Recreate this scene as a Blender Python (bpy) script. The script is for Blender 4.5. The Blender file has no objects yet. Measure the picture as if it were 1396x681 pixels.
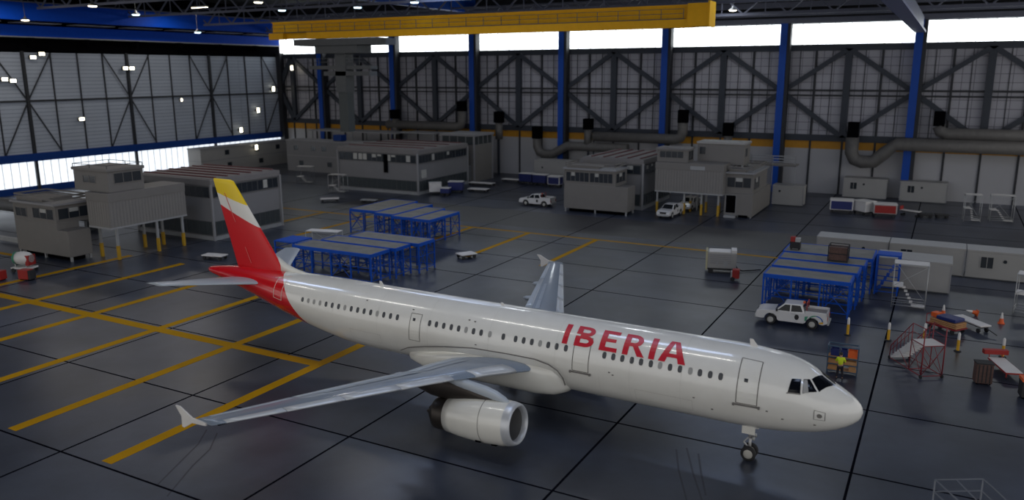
import bpy, bmesh, math, random
from mathutils import Vector, Matrix
random.seed(7)
SC = bpy.context.scene
COL = SC.collection
PI = math.pi
def R(d): return math.radians(d)

# ------------------------------------------------------------------ materials
def mat(name, col, rough=0.6, metal=0.0, var=0.12, nscale=1.5, bump=0.0, coat=0.0, emit=None, es=0.0, spec=0.5):
    m = bpy.data.materials.new(name); m.use_nodes = True
    nt = m.node_tree; b = nt.nodes['Principled BSDF']
    c = (*col, 1.0)
    b.inputs['Roughness'].default_value = rough
    b.inputs['Metallic'].default_value = metal
    b.inputs['Specular IOR Level'].default_value = spec
    if coat: b.inputs['Coat Weight'].default_value = coat; b.inputs['Coat Roughness'].default_value = 0.08
    tc = nt.nodes.new('ShaderNodeTexCoord')
    nz = nt.nodes.new('ShaderNodeTexNoise'); nz.inputs['Scale'].default_value = nscale; nz.inputs['Detail'].default_value = 5
    nt.links.new(tc.outputs['Object'], nz.inputs['Vector'])
    mx = nt.nodes.new('ShaderNodeMix'); mx.data_type = 'RGBA'
    mx.inputs[6].default_value = (*[max(0, x*(1-var)) for x in col], 1)
    mx.inputs[7].default_value = (*[min(1, x*(1+var)) for x in col], 1)
    nt.links.new(nz.outputs['Fac'], mx.inputs[0]); nt.links.new(mx.outputs[2], b.inputs['Base Color'])
    if bump:
        bp = nt.nodes.new('ShaderNodeBump'); bp.inputs['Strength'].default_value = bump; bp.inputs['Distance'].default_value = 0.02
        nt.links.new(nz.outputs['Fac'], bp.inputs['Height']); nt.links.new(bp.outputs[0], b.inputs['Normal'])
    if emit:
        b.inputs['Emission Color'].default_value = (*emit, 1); b.inputs['Emission Strength'].default_value = es
    return m

def add_corrugation(m, scale=3.2, strength=0.6, axis='DIAGXY'):
    """vertical ribs in the surface, running round all four sides"""
    nt = m.node_tree; b = nt.nodes['Principled BSDF']
    tc = nt.nodes.new('ShaderNodeTexCoord'); sx = nt.nodes.new('ShaderNodeSeparateXYZ')
    nt.links.new(tc.outputs['Object'], sx.inputs[0])
    ad = nt.nodes.new('ShaderNodeMath'); ad.operation = 'ADD'
    nt.links.new(sx.outputs[0], ad.inputs[0]); nt.links.new(sx.outputs[1], ad.inputs[1])
    mu = nt.nodes.new('ShaderNodeMath'); mu.operation = 'MULTIPLY'; mu.inputs[1].default_value = scale*2*PI
    nt.links.new(ad.outputs[0], mu.inputs[0])
    sn = nt.nodes.new('ShaderNodeMath'); sn.operation = 'SINE'; nt.links.new(mu.outputs[0], sn.inputs[0])
    bp = nt.nodes.new('ShaderNodeBump'); bp.inputs['Strength'].default_value = strength; bp.inputs['Distance'].default_value = 0.05
    nt.links.new(sn.outputs[0], bp.inputs['Height']); nt.links.new(bp.outputs[0], b.inputs['Normal'])
    return m

M = {}
M['white_paint'] = mat('white_aircraft_paint', (0.74, 0.73, 0.68), 0.22, var=0.05, nscale=0.6, coat=0.5)
M['bollard_steel'] = mat('bollard_steel', (0.3,0.3,0.3))
M['plane_red'] = mat('red_aircraft_paint', (0.62, 0.006, 0.012), 0.3, var=0.06, coat=0.5)
M['letter_red'] = mat('lettering_red', (0.52, 0.012, 0.03), 0.35, var=0.05)
M['wing_grey'] = mat('wing_grey_paint', (0.19, 0.235, 0.30), 0.35, var=0.08, nscale=0.8, coat=0.3)
M['wing_light'] = mat('wing_pale_grey_paint', (0.42, 0.47, 0.53), 0.34, var=0.06, nscale=0.8, coat=0.3)
M['spoiler'] = mat('spoiler_blue_grey', (0.30, 0.35, 0.42), 0.36, var=0.06, coat=0.3)
M['slat'] = mat('bright_leading_edge', (0.56, 0.59, 0.63), 0.3, 0.2, var=0.05)
M['rib'] = mat('roof_rib_slate', (0.15, 0.16, 0.21), 0.6, spec=.2)
M['lip'] = mat('satin_intake_lip', (0.55, 0.57, 0.60), 0.35, 0.35, var=0.03)
M['liner'] = mat('grey_acoustic_liner', (.16,.16,.16), .5)
M['dark_metal'] = mat('dark_heat_stain_and_shade_metal', (0.045, 0.038, 0.034), 0.4, 0.6, var=0.3)  # heat-stained exhaust parts; also the painted shade on the rear pylon
M['fan'] = mat('fan_blade_metal', (0.09, 0.09, 0.10), 0.35, 0.7)
M['seam'] = mat('panel_seam', (0.16, 0.15, 0.14), 0.6)
M['seam_light'] = mat('pale_seam', (0.75, 0.55, 0.5), 0.5)
M['cabin_glass'] = mat('cabin_window_glass', (0.02, 0.025, 0.035), 0.12)
M['cabin_shade'] = mat('cabin_window_shade', (0.30, 0.30, 0.29), 0.4)
M['cockpit_glass'] = mat('cockpit_glass', (0.004, 0.005, 0.008), 0.12, spec=.2)
M['rubber'] = mat('black_rubber', (0.02, 0.02, 0.022), 0.75)
M['hub'] = mat('wheel_hub_paint', (0.55, 0.54, 0.5), 0.45, 0.2)
M['strut'] = mat('gear_strut_paint', (0.5, 0.5, 0.5), 0.4, 0.3)
M['container'] = mat('container_grey', (0.185, 0.175, 0.165), 0.62, var=0.08, nscale=0.8)
M['corrugated'] = add_corrugation(mat('corrugated_container_grey', (0.205, 0.195, 0.185), 0.6, var=0.06, nscale=0.6), 2.6, 0.35)
M['office'] = mat('office_panel_grey', (0.20, 0.20, 0.21), 0.6, var=0.06, nscale=0.5)
M['office_trim'] = mat('office_trim_pale', (0.27, 0.27, 0.28), 0.55, var=0.05)
M['roof_panel'] = mat('roof_panel_grey', (0.20, 0.19, 0.19), 0.65, var=0.15, nscale=0.7)
M['roof_rib'] = mat('roof_rib_maroon', (0.14, 0.05, 0.055), 0.6)
M['cabin_white'] = mat('site_cabin_offwhite', (0.34, 0.335, 0.325), 0.55, var=0.06, nscale=0.6)
M['glass_dark'] = mat('dark_window_glass', (0.022, 0.028, 0.036), 0.15)
M['glass_panel'] = mat('dark_green_grey_glazing', (0.045, 0.055, 0.06), 0.25)
M['blind'] = mat('white_blind', (0.42, 0.42, 0.40), 0.6)
M['steel_grey'] = mat('post_grey_steel', (0.33, 0.34, 0.35), 0.5, 0.2)
M['yellow_guard'] = mat('yellow_guard_paint', (0.45, 0.26, 0.012), 0.55, var=0.2)
M['dock_blue'] = mat('dock_blue_paint', (0.004, 0.075, 0.46), 0.55, var=0.15, spec=.25)
M['deck'] = mat('dock_deck_boards', (0.20, 0.195, 0.175), 0.75, var=0.35, nscale=0.9)
M['col_blue'] = mat('column_blue_paint', (0.002, 0.062, 0.38), 0.5, var=0.1, spec=.3)
M['beam_blue'] = mat('roof_beam_blue_paint', (0.001, 0.055, 0.45), 0.5, var=0.1, spec=.1)
M['door_blue'] = mat('hangar_door_blue', (0.002, 0.035, 0.20), 0.5, var=0.1, spec=.25)
M['brace'] = mat('dark_wall_steel', (0.016, 0.018, 0.024), 0.6, var=0.15)
M['brace2'] = mat('slate_wall_steel', (0.028, 0.035, 0.050), 0.6, var=0.15)
M['crane_yellow'] = mat('crane_yellow_paint', (0.80, 0.40, 0.004), 0.6, var=0.1, spec=.25)
M['crane_dark'] = mat('crane_dark_steel', (0.07, 0.075, 0.08), 0.55)
M['truss'] = mat('roof_truss_steel', (0.13, 0.14, 0.19), 0.6, spec=.2)
M['roof_dark'] = mat('roof_deck_dark', (0.03, 0.032, 0.038), 0.8)
M['duct'] = mat('galvanised_duct', (0.13, 0.125, 0.12), 0.6, 0.1, var=0.25, bump=.3)
M['black'] = mat('black_matt', (0.003, 0.003, 0.004), 0.9, spec=0.0)
M['car_white'] = mat('vehicle_white', (0.70, 0.69, 0.68), 0.25, var=0.03, coat=0.6)
M['car_glass'] = mat('vehicle_glass', (0.015, 0.017, 0.02), 0.15, spec=.25)
M['car_dark'] = mat('vehicle_dark_trim', (0.02, 0.02, 0.022), 0.5)
M['bed_grey'] = mat('truck_bed_liner', (0.22, 0.2, 0.19), 0.7)
M['red'] = mat('red_equipment_paint', (0.32, 0.015, 0.012), 0.5)
M['dark_red'] = mat('maroon_tube_paint', (0.22, 0.012, 0.02), 0.45)
M['orange'] = mat('orange_plastic', (0.75, 0.12, 0.02), 0.5)
M['white_plastic'] = mat('white_plastic', (0.68, 0.66, 0.64), 0.5)
M['yellow'] = mat('yellow_bollard_paint', (0.66, 0.36, 0.02), 0.5)
M['pale_steel'] = mat('pale_galvanised_tube', (0.42, 0.43, 0.43), 0.45, 0.3)
M['dim_steel'] = mat('dim_galvanised_tube', (0.16, 0.17, 0.19), 0.55, 0.2)
M['navy'] = mat('navy_panel', (0.01, 0.02, 0.13), 0.45)
M['hivis'] = mat('hi_vis_yellow_cloth', (0.60, 0.72, 0.02), 0.8)
M['trousers'] = mat('dark_trousers_cloth', (0.015, 0.013, 0.02), 0.85)
M['skin'] = mat('skin', (0.45, 0.26, 0.18), 0.6)
M['hair'] = mat('dark_hair', (0.02, 0.014, 0.01), 0.7)
M['wood'] = mat('tan_pallet_wood', (0.46, 0.24, 0.10), 0.75, var=0.25, nscale=4)
M['green'] = mat('green_stripe', (0.05, 0.28, 0.16), 0.5)
M['stripe_blue'] = mat('blue_stripe', (0.03, 0.12, 0.40), 0.5)
M['brown_cage'] = mat('brown_mesh_cage', (0.10, 0.055, 0.045), 0.8, var=0.5, nscale=6, bump=0.5)
M['yellow_line'] = mat('yellow_floor_paint', (0.45, 0.235, 0.002), 0.6, var=0.22, nscale=0.35, spec=.05)
M['joint'] = mat('dark_floor_joint', (0.006, 0.006, 0.010), 0.9, spec=0.0)
M['lamp_warm'] = mat('warm_lamp_glass', (1, 0.95, 0.8), 0.4, emit=(1.0, 0.90, 0.66), es=7)
M['lamp_cool'] = mat('cool_lamp_glass', (0.8, 0.9, 1), 0.4, emit=(0.55, 0.80, 1.0), es=5)
M['window_back'] = mat('translucent_glazing_daylit', (0.9, 0.97, 0.96), 0.5, emit=(0.93, 0.99, 1.0), es=3.0)
M['window_left'] = mat('translucent_door_glazing_daylit', (0.9, 0.95, 1.0), 0.5, emit=(0.86, 0.93, 1.0), es=1.15)

# ------------------------------------------------------------------ mesh builder
class MB:
    def __init__(s): s.v = []; s.f = []; s.m = []; s.sm = []
    def add(s, vs, fs, mi=0, smooth=False):
        o = len(s.v); s.v += [tuple(v) for v in vs]
        for f in fs: s.f.append(tuple(i+o for i in f)); s.m.append(mi); s.sm.append(smooth)
        return s
    def box(s, x0, x1, y0, y1, z0, z1, mi=0):
        v = [(x, y, z) for z in (z0, z1) for y in (y0, y1) for x in (x0, x1)]
        return s.add(v, [(0,2,3,1), (4,5,7,6), (0,1,5,4), (2,6,7,3), (0,4,6,2), (1,3,7,5)], mi)
    def bar(s, p, q, w, h=None, up=(0,0,1), mi=0):
        h = h or w; p = Vector(p); q = Vector(q); d = (q-p).normalized(); u = Vector(up)
        if abs(d.dot(u)) > 0.98: u = Vector((1,0,0)) if abs(d.x) < .9 else Vector((0,1,0))
        a = d.cross(u).normalized()*w/2; b = a.cross(d).normalized()*h/2
        v = [c+i*a+j*b for c in (p, q) for j in (-1, 1) for i in (-1, 1)]
        return s.add(v, [(0,1,3,2), (4,6,7,5), (0,4,5,1), (2,3,7,6), (0,2,6,4), (1,5,7,3)], mi)
    def tube(s, p, q, r, r2=None, n=8, mi=0, smooth=True):
        r2 = r if r2 is None else r2
        p = Vector(p); q = Vector(q); d = (q-p).normalized(); u = Vector((0,0,1)) if abs(d.z) < .9 else Vector((1,0,0))
        a = d.cross(u).normalized(); b = a.cross(d).normalized()
        v = []
        for c, rr in ((p, r), (q, r2)):
            for i in range(n):
                t = 2*PI*i/n; v.append(c+a*rr*math.cos(t)+b*rr*math.sin(t))
        s.add(v, [(i, (i+1) % n, n+(i+1) % n, n+i) for i in range(n)], mi, smooth)
        o = len(s.v)-2*n
        s.f.append(tuple(o+i for i in reversed(range(n)))); s.m.append(mi); s.sm.append(False)
        s.f.append(tuple(o+n+i for i in range(n))); s.m.append(mi); s.sm.append(False)
        return s
    def path(s, pts, r, n=10, mi=0):
        pts = [Vector(p) for p in pts]; rings = []
        for i, p in enumerate(pts):
            d = (pts[min(i+1, len(pts)-1)]-pts[max(i-1, 0)]).normalized()
            u = Vector((0,1,0)) if abs(d.y) < .9 else Vector((0,0,1))
            a = d.cross(u).normalized(); b = a.cross(d).normalized()
            rings.append([p+a*r*math.cos(2*PI*k/n)+b*r*math.sin(2*PI*k/n) for k in range(n)])
        return s.loft(rings, mi=mi)
    def loft(s, rings, mi=0, caps=True, smooth=True, closed=True):
        n = len(rings[0]); o = len(s.v); v = [p for r in rings for p in r]; f = []
        for i in range(len(rings)-1):
            for k in range(n if closed else n-1):
                f.append((i*n+k, i*n+(k+1) % n, (i+1)*n+(k+1) % n, (i+1)*n+k))
        s.add(v, f, mi, smooth)
        if caps:
            s.f.append(tuple(o+k for k in reversed(range(n)))); s.m.append(mi); s.sm.append(False)
            e = o+(len(rings)-1)*n
            s.f.append(tuple(e+k for k in range(n))); s.m.append(mi); s.sm.append(False)
        return s
    def lathe(s, prof, c=(0,0,0), ax='x', n=24, mi=0, caps=False):
        rings = []
        for t, r in prof:
            ring = []
            for k in range(n):
                a = 2*PI*k/n; u, w = r*math.cos(a), r*math.sin(a)
                p = {'x': (c[0]+t, c[1]+u, c[2]+w), 'y': (c[0]+u, c[1]+t, c[2]+w), 'z': (c[0]+u, c[1]+w, c[2]+t)}[ax]
                ring.append(p)
            rings.append(ring)
        return s.loft(rings, mi=mi, caps=caps)
    def prism(s, poly, axis, a0, a1, mi=0):
        def P3(p, a): return {'x': (a, p[0], p[1]), 'y': (p[0], a, p[1]), 'z': (p[0], p[1], a)}[axis]
        n = len(poly); v = [P3(p, a0) for p in poly]+[P3(p, a1) for p in poly]
        return s.add(v, [tuple(reversed(range(n))), tuple(range(n, 2*n))]+[(i, (i+1) % n, n+(i+1) % n, n+i) for i in range(n)], mi)
    def build(s, name, m, parent=None, bevel=0.0, recalc=True):
        me = bpy.data.meshes.new(name); me.from_pydata(s.v, [], s.f)
        ms = m if isinstance(m, (list, tuple)) else [m]
        for x in ms: me.materials.append(M[x] if isinstance(x, str) else x)
        for i, p in enumerate(me.polygons): p.material_index = s.m[i]; p.use_smooth = s.sm[i]
        if recalc:
            bm = bmesh.new(); bm.from_mesh(me); bmesh.ops.recalc_face_normals(bm, faces=bm.faces)
            bm.to_mesh(me); bm.free()
        o = bpy.data.objects.new(name, me); COL.objects.link(o)
        if parent is not None: o.parent = parent
        if bevel:
            md = o.modifiers.new('bevel', 'BEVEL'); md.width = bevel; md.segments = 2; md.limit_method = 'ANGLE'
        return o

def tag(o, label=None, cat=None, group=None, kind=None):
    if label: o['label'] = label
    if cat: o['category'] = cat
    if group: o['group'] = group
    if kind: o['kind'] = kind
    return o
def thing(name, label, cat, loc=(0,0,0), rz=0.0, group=None):
    o = bpy.data.objects.new(name, None); COL.objects.link(o)
    o.location = loc; o.rotation_euler = (0, 0, R(rz)); o.empty_display_size = 0.3
    return tag(o, label, cat, group)
def struct(name, mb, m, label=None):
    o = mb.build(name, m); o['kind'] = 'structure'
    if label: o['label'] = label
    return o
def copy_tree(o, parent=None):
    c = o.copy(); COL.objects.link(c); c.parent = parent
    for ch in list(o.children): copy_tree(ch, c)
    return c
def clone(o, label, loc, rz=None, group=None):
    c = copy_tree(o); c['label'] = label; c.location = loc
    if rz is not None: c.rotation_euler = (0, 0, R(rz))
    if group: c['group'] = group
    return c
PW_TOP = 1150; PW_BAY = 650; PW_TUBE = 520; WORLD_COL = (1.0, 0.985, 0.965); WORLD_S = 0.93; EXPO = 0.0
# ------------------------------------------------------------------ camera
CAM = Vector((39.071, -30.934, 19.187)); YAW = R(118.4207); PIT = R(12.508); ROL = R(-0.2036)
fwd = Vector((math.cos(YAW)*math.cos(PIT), math.sin(YAW)*math.cos(PIT), -math.sin(PIT)))
rgt = Vector((math.sin(YAW), -math.cos(YAW), 0)); upv = rgt.cross(fwd)
r2 = rgt*math.cos(ROL)+upv*math.sin(ROL); u2 = -rgt*math.sin(ROL)+upv*math.cos(ROL)
cd = bpy.data.cameras.new('camera'); cam = bpy.data.objects.new('camera', cd); COL.objects.link(cam)
mw = Matrix((r2, u2, -fwd)).transposed().to_4x4(); mw.translation = CAM
cam.matrix_world = mw
cd.sensor_width = 36; cd.lens = 1090.53*36/1396; cd.clip_start = 0.5; cd.clip_end = 600
cd.dof.use_dof = True; cd.dof.focus_distance = 52.0; cd.dof.aperture_fstop = 0.2
SC.camera = cam

# ------------------------------------------------------------------ floor
XL, YB = -93.33, 105.5          # left wall, back wall
XR, YF = 75.0, -45.0
def floor_material():
    m = bpy.data.materials.new('polished_concrete'); m.use_nodes = True
    nt = m.node_tree; b = nt.nodes['Principled BSDF']; L = nt.links.new
    tc = nt.nodes.new('ShaderNodeTexCoord')
    n1 = nt.nodes.new('ShaderNodeTexNoise'); n1.inputs['Scale'].default_value = 0.09; n1.inputs['Detail'].default_value = 8; n1.inputs['Roughness'].default_value = 0.62
    n2 = nt.nodes.new('ShaderNodeTexNoise'); n2.inputs['Scale'].default_value = 0.9; n2.inputs['Detail'].default_value = 6
    L(tc.outputs['Object'], n1.inputs['Vector']); L(tc.outputs['Object'], n2.inputs['Vector'])
    r1 = nt.nodes.new('ShaderNodeValToRGB')  # mottled concrete; its contrast also paints in cloudy bright reflections
    r1.color_ramp.elements[0].position = 0.36; r1.color_ramp.elements[0].color = (0.022, 0.028, 0.044, 1)
    r1.color_ramp.elements[1].position = 0.64; r1.color_ramp.elements[1].color = (0.062, 0.074, 0.108, 1)
    L(n1.outputs['Fac'], r1.inputs[0])
    mx = nt.nodes.new('ShaderNodeMix'); mx.data_type = 'RGBA'; mx.blend_type = 'MULTIPLY'; mx.inputs[0].default_value = 0.35
    L(r1.outputs[0], mx.inputs[6]); L(n2.outputs['Fac'], mx.inputs[7])
    # slab to slab tone: each cast bay (12.17 x 8.42 m) a little different
    mp = nt.nodes.new('ShaderNodeMapping'); mp.vector_type = 'POINT'
    mp.inputs['Scale'].default_value = (1/12.17, 1/8.42, 1)
    L(tc.outputs['Object'], mp.inputs[0])
    fl = nt.nodes.new('ShaderNodeVectorMath'); fl.operation = 'FLOOR'; L(mp.outputs[0], fl.inputs[0])
    wn = nt.nodes.new('ShaderNodeTexWhiteNoise'); L(fl.outputs[0], wn.inputs[0])
    mr = nt.nodes.new('ShaderNodeMapRange'); mr.inputs[3].default_value = 0.9; mr.inputs[4].default_value = 1.12
    L(wn.outputs[0], mr.inputs[0])
    m2 = nt.nodes.new('ShaderNodeMix'); m2.data_type = 'RGBA'; m2.blend_type = 'MULTIPLY'; m2.inputs[0].default_value = 1
    L(mx.outputs[2], m2.inputs[6]); L(mr.outputs[0], m2.inputs[7]); L(m2.outputs[2], b.inputs['Base Color'])
    rr = nt.nodes.new('ShaderNodeMapRange'); rr.inputs[3].default_value = 0.26; rr.inputs[4].default_value = 0.42
    n3 = nt.nodes.new('ShaderNodeTexNoise'); n3.inputs['Scale'].default_value = 0.12; n3.inputs['Detail'].default_value = 2; L(tc.outputs['Object'], n3.inputs['Vector']); L(n3.outputs['Fac'], rr.inputs[0]); L(rr.outputs[0], b.inputs['Roughness'])
    b.inputs['Specular IOR Level'].default_value = 0.55
    return m
M['floor'] = floor_material()
fl = struct('floor', MB().box(XL-0.6, XR, YF, YB+0.6, -0.3, 0), 'floor')
M['road'] = mat('dark_service_road_coating', (0.045, 0.044, 0.046), 0.45, var=0.12, nscale=0.3)
def flpart(name, mb, m): return mb.build(name, m, fl)
flpart('service_road', MB().box(-40, 27.5, 57.6, 68.5, 0.0, 0.004), 'road')
for k in range(-6, 4):
    x = 24.4+12.17*k
    if x < XR: flpart('expansion_joint', MB().box(x-0.065, x+0.065, YF, YB, 0.0, 0.006), 'joint')
for k in range(-5, 13):
    y = 8.5+8.42*k
    if 56 < y < 69: continue
    flpart('expansion_joint', MB().box(XL, XR, y-0.06, y+0.06, 0.0, 0.005), 'joint')
for k in range(0, 6):
    x = 3.28-8.13*k
    flpart('yellow_marking', MB().box(x-0.38, x+0.38, -8.0, 23.7, 0.0, 0.010), 'yellow_line')
    flpart('yellow_marking', MB().box(x-0.3+.8*(k == 0), x+0.3+.8*(k == 0), 39.9, 54.4, 0.0, 0.010), 'yellow_line')
flpart('yellow_marking', MB().box(-52, -46, 17.5, 18.1, 0.0, 0.010), 'yellow_line')
flpart('yellow_marking', MB().box(-53, 3.66, 7.35, 8.2, 0.0, 0.013), 'yellow_line')
M['tyre'] = mat('faint_tyre_mark', (0.022, 0.024, 0.034), 0.5, var=0.3, nscale=3)
for pts in ([(28.27,6.93),(29.03,4.83),(30.2,2.22)],[(28.7,7.34),(29.77,4.8),(30.82,2.55)],[(29.42,6.98),(30.12,4.99),(30.87,3.02)],[(4.69,-2.9),(5.72,-4.38),(6.56,-6.25),(7.48,-8.27)],[(5.56,-2.96),(6.75,-4.51),(7.44,-6.22),(8.8,-8.8)]):
    mb = MB()
    for (ax_, ay_), (bx_, by_) in zip(pts[:-1], pts[1:]):
        mb.add([(ax_-.05, ay_, .004), (ax_+.05, ay_, .004), (bx_+.05, by_, .004), (bx_-.05, by_, .004)], [(0, 1, 2, 3)])
    flpart('tyre_mark', mb, 'tyre')
flpart('yellow_marking', MB().box(-46.5, 26.8, 54.4, 54.85, 0.0, 0.013), 'yellow_line')

# ------------------------------------------------------------------ back wall
def cladding(name, c, lines=(0.25, 0.25, 0.27), w=1.2, h=1.2):
    """metal cladding whose sheets meet in thin dark seams (brick pattern in the wall's own plane)"""
    m = bpy.data.materials.new(name); m.use_nodes = True; nt = m.node_tree; b = nt.nodes['Principled BSDF']; L = nt.links.new
    tc = nt.nodes.new('ShaderNodeTexCoord'); sp = nt.nodes.new('ShaderNodeSeparateXYZ'); cb = nt.nodes.new('ShaderNodeCombineXYZ')
    L(tc.outputs['Object'], sp.inputs[0])
    ad = nt.nodes.new('ShaderNodeMath'); ad.operation = 'ADD'; L(sp.outputs[0], ad.inputs[0]); L(sp.outputs[1], ad.inputs[1])
    L(ad.outputs[0], cb.inputs[0]); L(sp.outputs[2], cb.inputs[1])
    br = nt.nodes.new('ShaderNodeTexBrick'); br.offset = 0.0; br.squash = 1
    br.inputs['Scale'].default_value = 1; br.inputs['Brick Width'].default_value = w; br.inputs['Row Height'].default_value = h
    br.inputs['Mortar Size'].default_value = 0.045; br.inputs['Mortar Smooth'].default_value = 0.3
    br.inputs['Color1'].default_value = (*c, 1); br.inputs['Color2'].default_value = (*[x*0.94 for x in c], 1)
    br.inputs['Mortar'].default_value = (*[x*l for x, l in zip(c, lines)], 1)
    L(cb.outputs[0], br.inputs['Vector'])
    nz = nt.nodes.new('ShaderNodeTexNoise'); nz.inputs['Scale'].default_value = 0.12; nz.inputs['Detail'].default_value = 5
    L(tc.outputs['Object'], nz.inputs['Vector'])
    mr = nt.nodes.new('ShaderNodeMapRange'); mr.inputs[3].default_value = 0.8; mr.inputs[4].default_value = 1.15; L(nz.outputs['Fac'], mr.inputs[0])
    mx = nt.nodes.new('ShaderNodeMix'); mx.data_type = 'RGBA'; mx.blend_type = 'MULTIPLY'; mx.inputs[0].default_value = 1
    L(br.outputs['Color'], mx.inputs[6]); L(mr.outputs[0], mx.inputs[7]); L(mx.outputs[2], b.inputs['Base Color'])
    b.inputs['Roughness'].default_value = 0.55
    return m
M['clad_back'] = cladding('pale_wall_cladding', (0.38, 0.38, 0.43), w=1.6, h=1.25)
M['clad_low'] = mat('white_lower_wall_panel', (0.40, 0.40, 0.42), 0.5, var=0.08, nscale=0.2)
M['clad_left'] = cladding('ribbed_door_cladding', (0.40, 0.45, 0.54), lines=(0.5, 0.5, 0.52), w=400, h=0.62)
M['wall_yellow'] = mat('yellow_wall_band', (0.50, 0.23, 0.008), 0.6, var=0.15)
ZW0, ZW1, ZT = 23.3, 26.45, 33.0
back = struct('wall_back', MB().box(XL-0.3, XR, YB, YB+0.3, 8.4, ZW0), 'clad_back')
struct('wall_back_lower', MB().box(XL-0.3, XR, YB, YB+0.3, 0, 7.1), 'clad_low')
struct('wall_back_band', MB().box(XL-0.3, XR, YB, YB+0.3, 7.1, 8.4), 'wall_yellow')
struct('wall_back_top', MB().box(XL-0.3, XR, YB, YB+0.3, ZW1, ZT), 'roof_dark')
COLX = [34.1, 15.0, -4.25, -23.5, -42.4, -61.3, -80.4]
bays = [53.2]+COLX+[XL]
for i in range(len(bays)-1):
    a, b = bays[i+1], bays[i]
    w = MB().box(a+.1, b-.1, YB+0.12, YB+0.16, ZW0, ZW1).build('window_%d' % (i+1), 'window_back'); w['kind'] = 'structure'
    g = MB(); n = max(2, int(round((b-a)/2.35)))
    for k in range(n+1):
        x = a+(b-a)*k/n; g.box(x-0.045, x+0.045, YB+0.04, YB+0.12, ZW0, ZW1)
    g.box(a, b, YB+0.0, YB+0.14, ZW0-0.15, ZW0+.02); g.box(a, b, YB+0.0, YB+0.14, ZW1-.02, ZW1+0.12)
    g.build('window_frame', 'steel_grey', w)
# girts, braces of the back wall
t = struct('trim_1', MB().box(XL, XR, YB-0.35, YB, 8.35, 9.35).box(XL, XR, YB-0.4, YB, 22.3, ZW0-.1), 'brace2')
t = struct('trim_2', MB().box(XL, XR, YB-0.45, YB-.02, 16.1, 16.4).box(XL, XR, YB-0.45, YB-.02, 15.35, 15.6), 'brace')
for i in range(len(bays)-1):
    a, b = bays[i+1], bays[i]; c = (a+b)/2
    if b-a < 14: c = a+4
    mb = MB().box(c-0.5, c+0.5, YB-0.8, YB-0.05, 8.8, ZW0-.8)
    for (x0, z0, x1, z1) in ((a, 16, c, 22.6), (c, 22.6, b, 16), (a, 16, c, 9.0), (c, 9.0, b, 16)):
        mb.prism([(x0-.62, z0), (x0+.62, z0), (x1+.62, z1), (x1-.62, z1)], 'y', YB-0.85, YB-0.5)
    struct('trim_%d' % (3+i), mb, 'brace2')
mb = MB()
for i in range(len(bays)-1):
    a, b = bays[i+1], bays[i]
    for k in (1, 3):
        x = a+(b-a)*k/4; mb.box(x-0.16, x+0.16, YB-0.3, YB-.02, 9.2, 22.6)
    for k in (1, 3, 5, 7):
        x = a+(b-a)*k/8; mb.box(x-0.05, x+0.05, YB-0.12, YB-.02, 9.2, 22.6)
    for k in (1, 2, 3):
        x = a+(b-a)*k/4; mb.box(x-0.14, x+0.14, YB-0.2, YB-.02, 0, 8.4)
struct('trim_20', mb, 'brace')
for i, x in enumerate(COLX):
    o = thing('building_column', ['blue hangar column at the far right, below the slanting roof girder', 'blue column standing behind the small white site cabin',
        'blue column just left of the right end of the yellow crane', 'blue column behind the two storey block with the striped roof', 'blue column rising behind the square stair tower',
        'blue column between the hanging grey mast and the stair tower', 'blue column at the far left of the back wall, beside the hanging mast'][i], 'column', (x, YB-1.6, 0), group='blue columns along the back wall')
    MB().box(-0.62, 0.45, -0.35, 0.02, 0, 26.5).build('front_flange', 'col_blue', o)
    MB().box(-0.1, 0.1, 0.02, 1.1, 0, 26.5).build('web', 'col_blue', o)
    MB().box(0.45, 0.95, -0.2, 1.3, 0, 26.5).build('rear_post', 'brace', o)
# ------------------------------------------------------------------ left wall: sliding hangar doors
struct('wall_left', MB().box(XL-0.4, XL, YF, YB, 6.3, 22.6), 'clad_left')
struct('wall_left_top', MB().box(XL-0.5, XL, YF, YB, 22.6, ZT), 'black')
struct('wall_left_base', MB().box(XL-0.3, XL+.1, YF, YB, 0, 1.1), 'door_blue')
struct('trim_21', MB().box(XL-0.1, XL+0.5, YF, YB, 5.15, 6.45), 'door_blue')
struct('trim_22', MB().box(XL-0.1, XL+0.3, YF, YB, 14.75, 15.05), 'brace')
PY = [10.3, 29.2, 48.05, 66.9, 85.5, 104.6]
for i in range(len(PY)-1):
    a, b = PY[i], PY[i+1]
    w = MB().box(XL-0.2, XL-0.15, a+.1, b-.1, 1.1, 5.15).build('window_%d' % (20+i), 'window_left'); w['kind'] = 'structure'
    g = MB()
    for k in range(15):
        y = a+(b-a)*k/14; g.box(XL-0.15, XL-0.05, y-0.03, y+0.03, 1.1, 5.15)
    g.build('window_frame', 'steel_grey', w)
    mb = MB()
    for k in (1, 2, 3):
        y = a+(b-a)*k/4; mb.box(XL, XL+0.2, y-0.09, y+0.09, 6.4, 22.6)
    s = (b-a)/4; e = 0.10
    def dg(y0, z0, y1, z1): mb.prism([(y0-e, z0), (y0+e, z0), (y1+e, z1), (y1-e, z1)], 'x', XL+.2, XL+0.32)
    if i % 2 == 0:     # posts with a crossing of thin braces
        pass
    dg(a, 14.9, a+s, 22.6); dg(a, 14.9, a+s, 6.4); dg(b-s, 22.6, b, 14.9); dg(b-s, 6.4, b, 14.9)
    struct('trim_%d' % (23+i), mb, 'brace')
mb = MB()
for y in PY: mb.box(XL, XL+0.45, y-0.22, y+0.22, 0.5, 22.8)
mb.box(XL, XL+1.2, YB-1.3, YB-0.0, 0, 23.5)
struct('trim_30', mb, 'brace')
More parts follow.
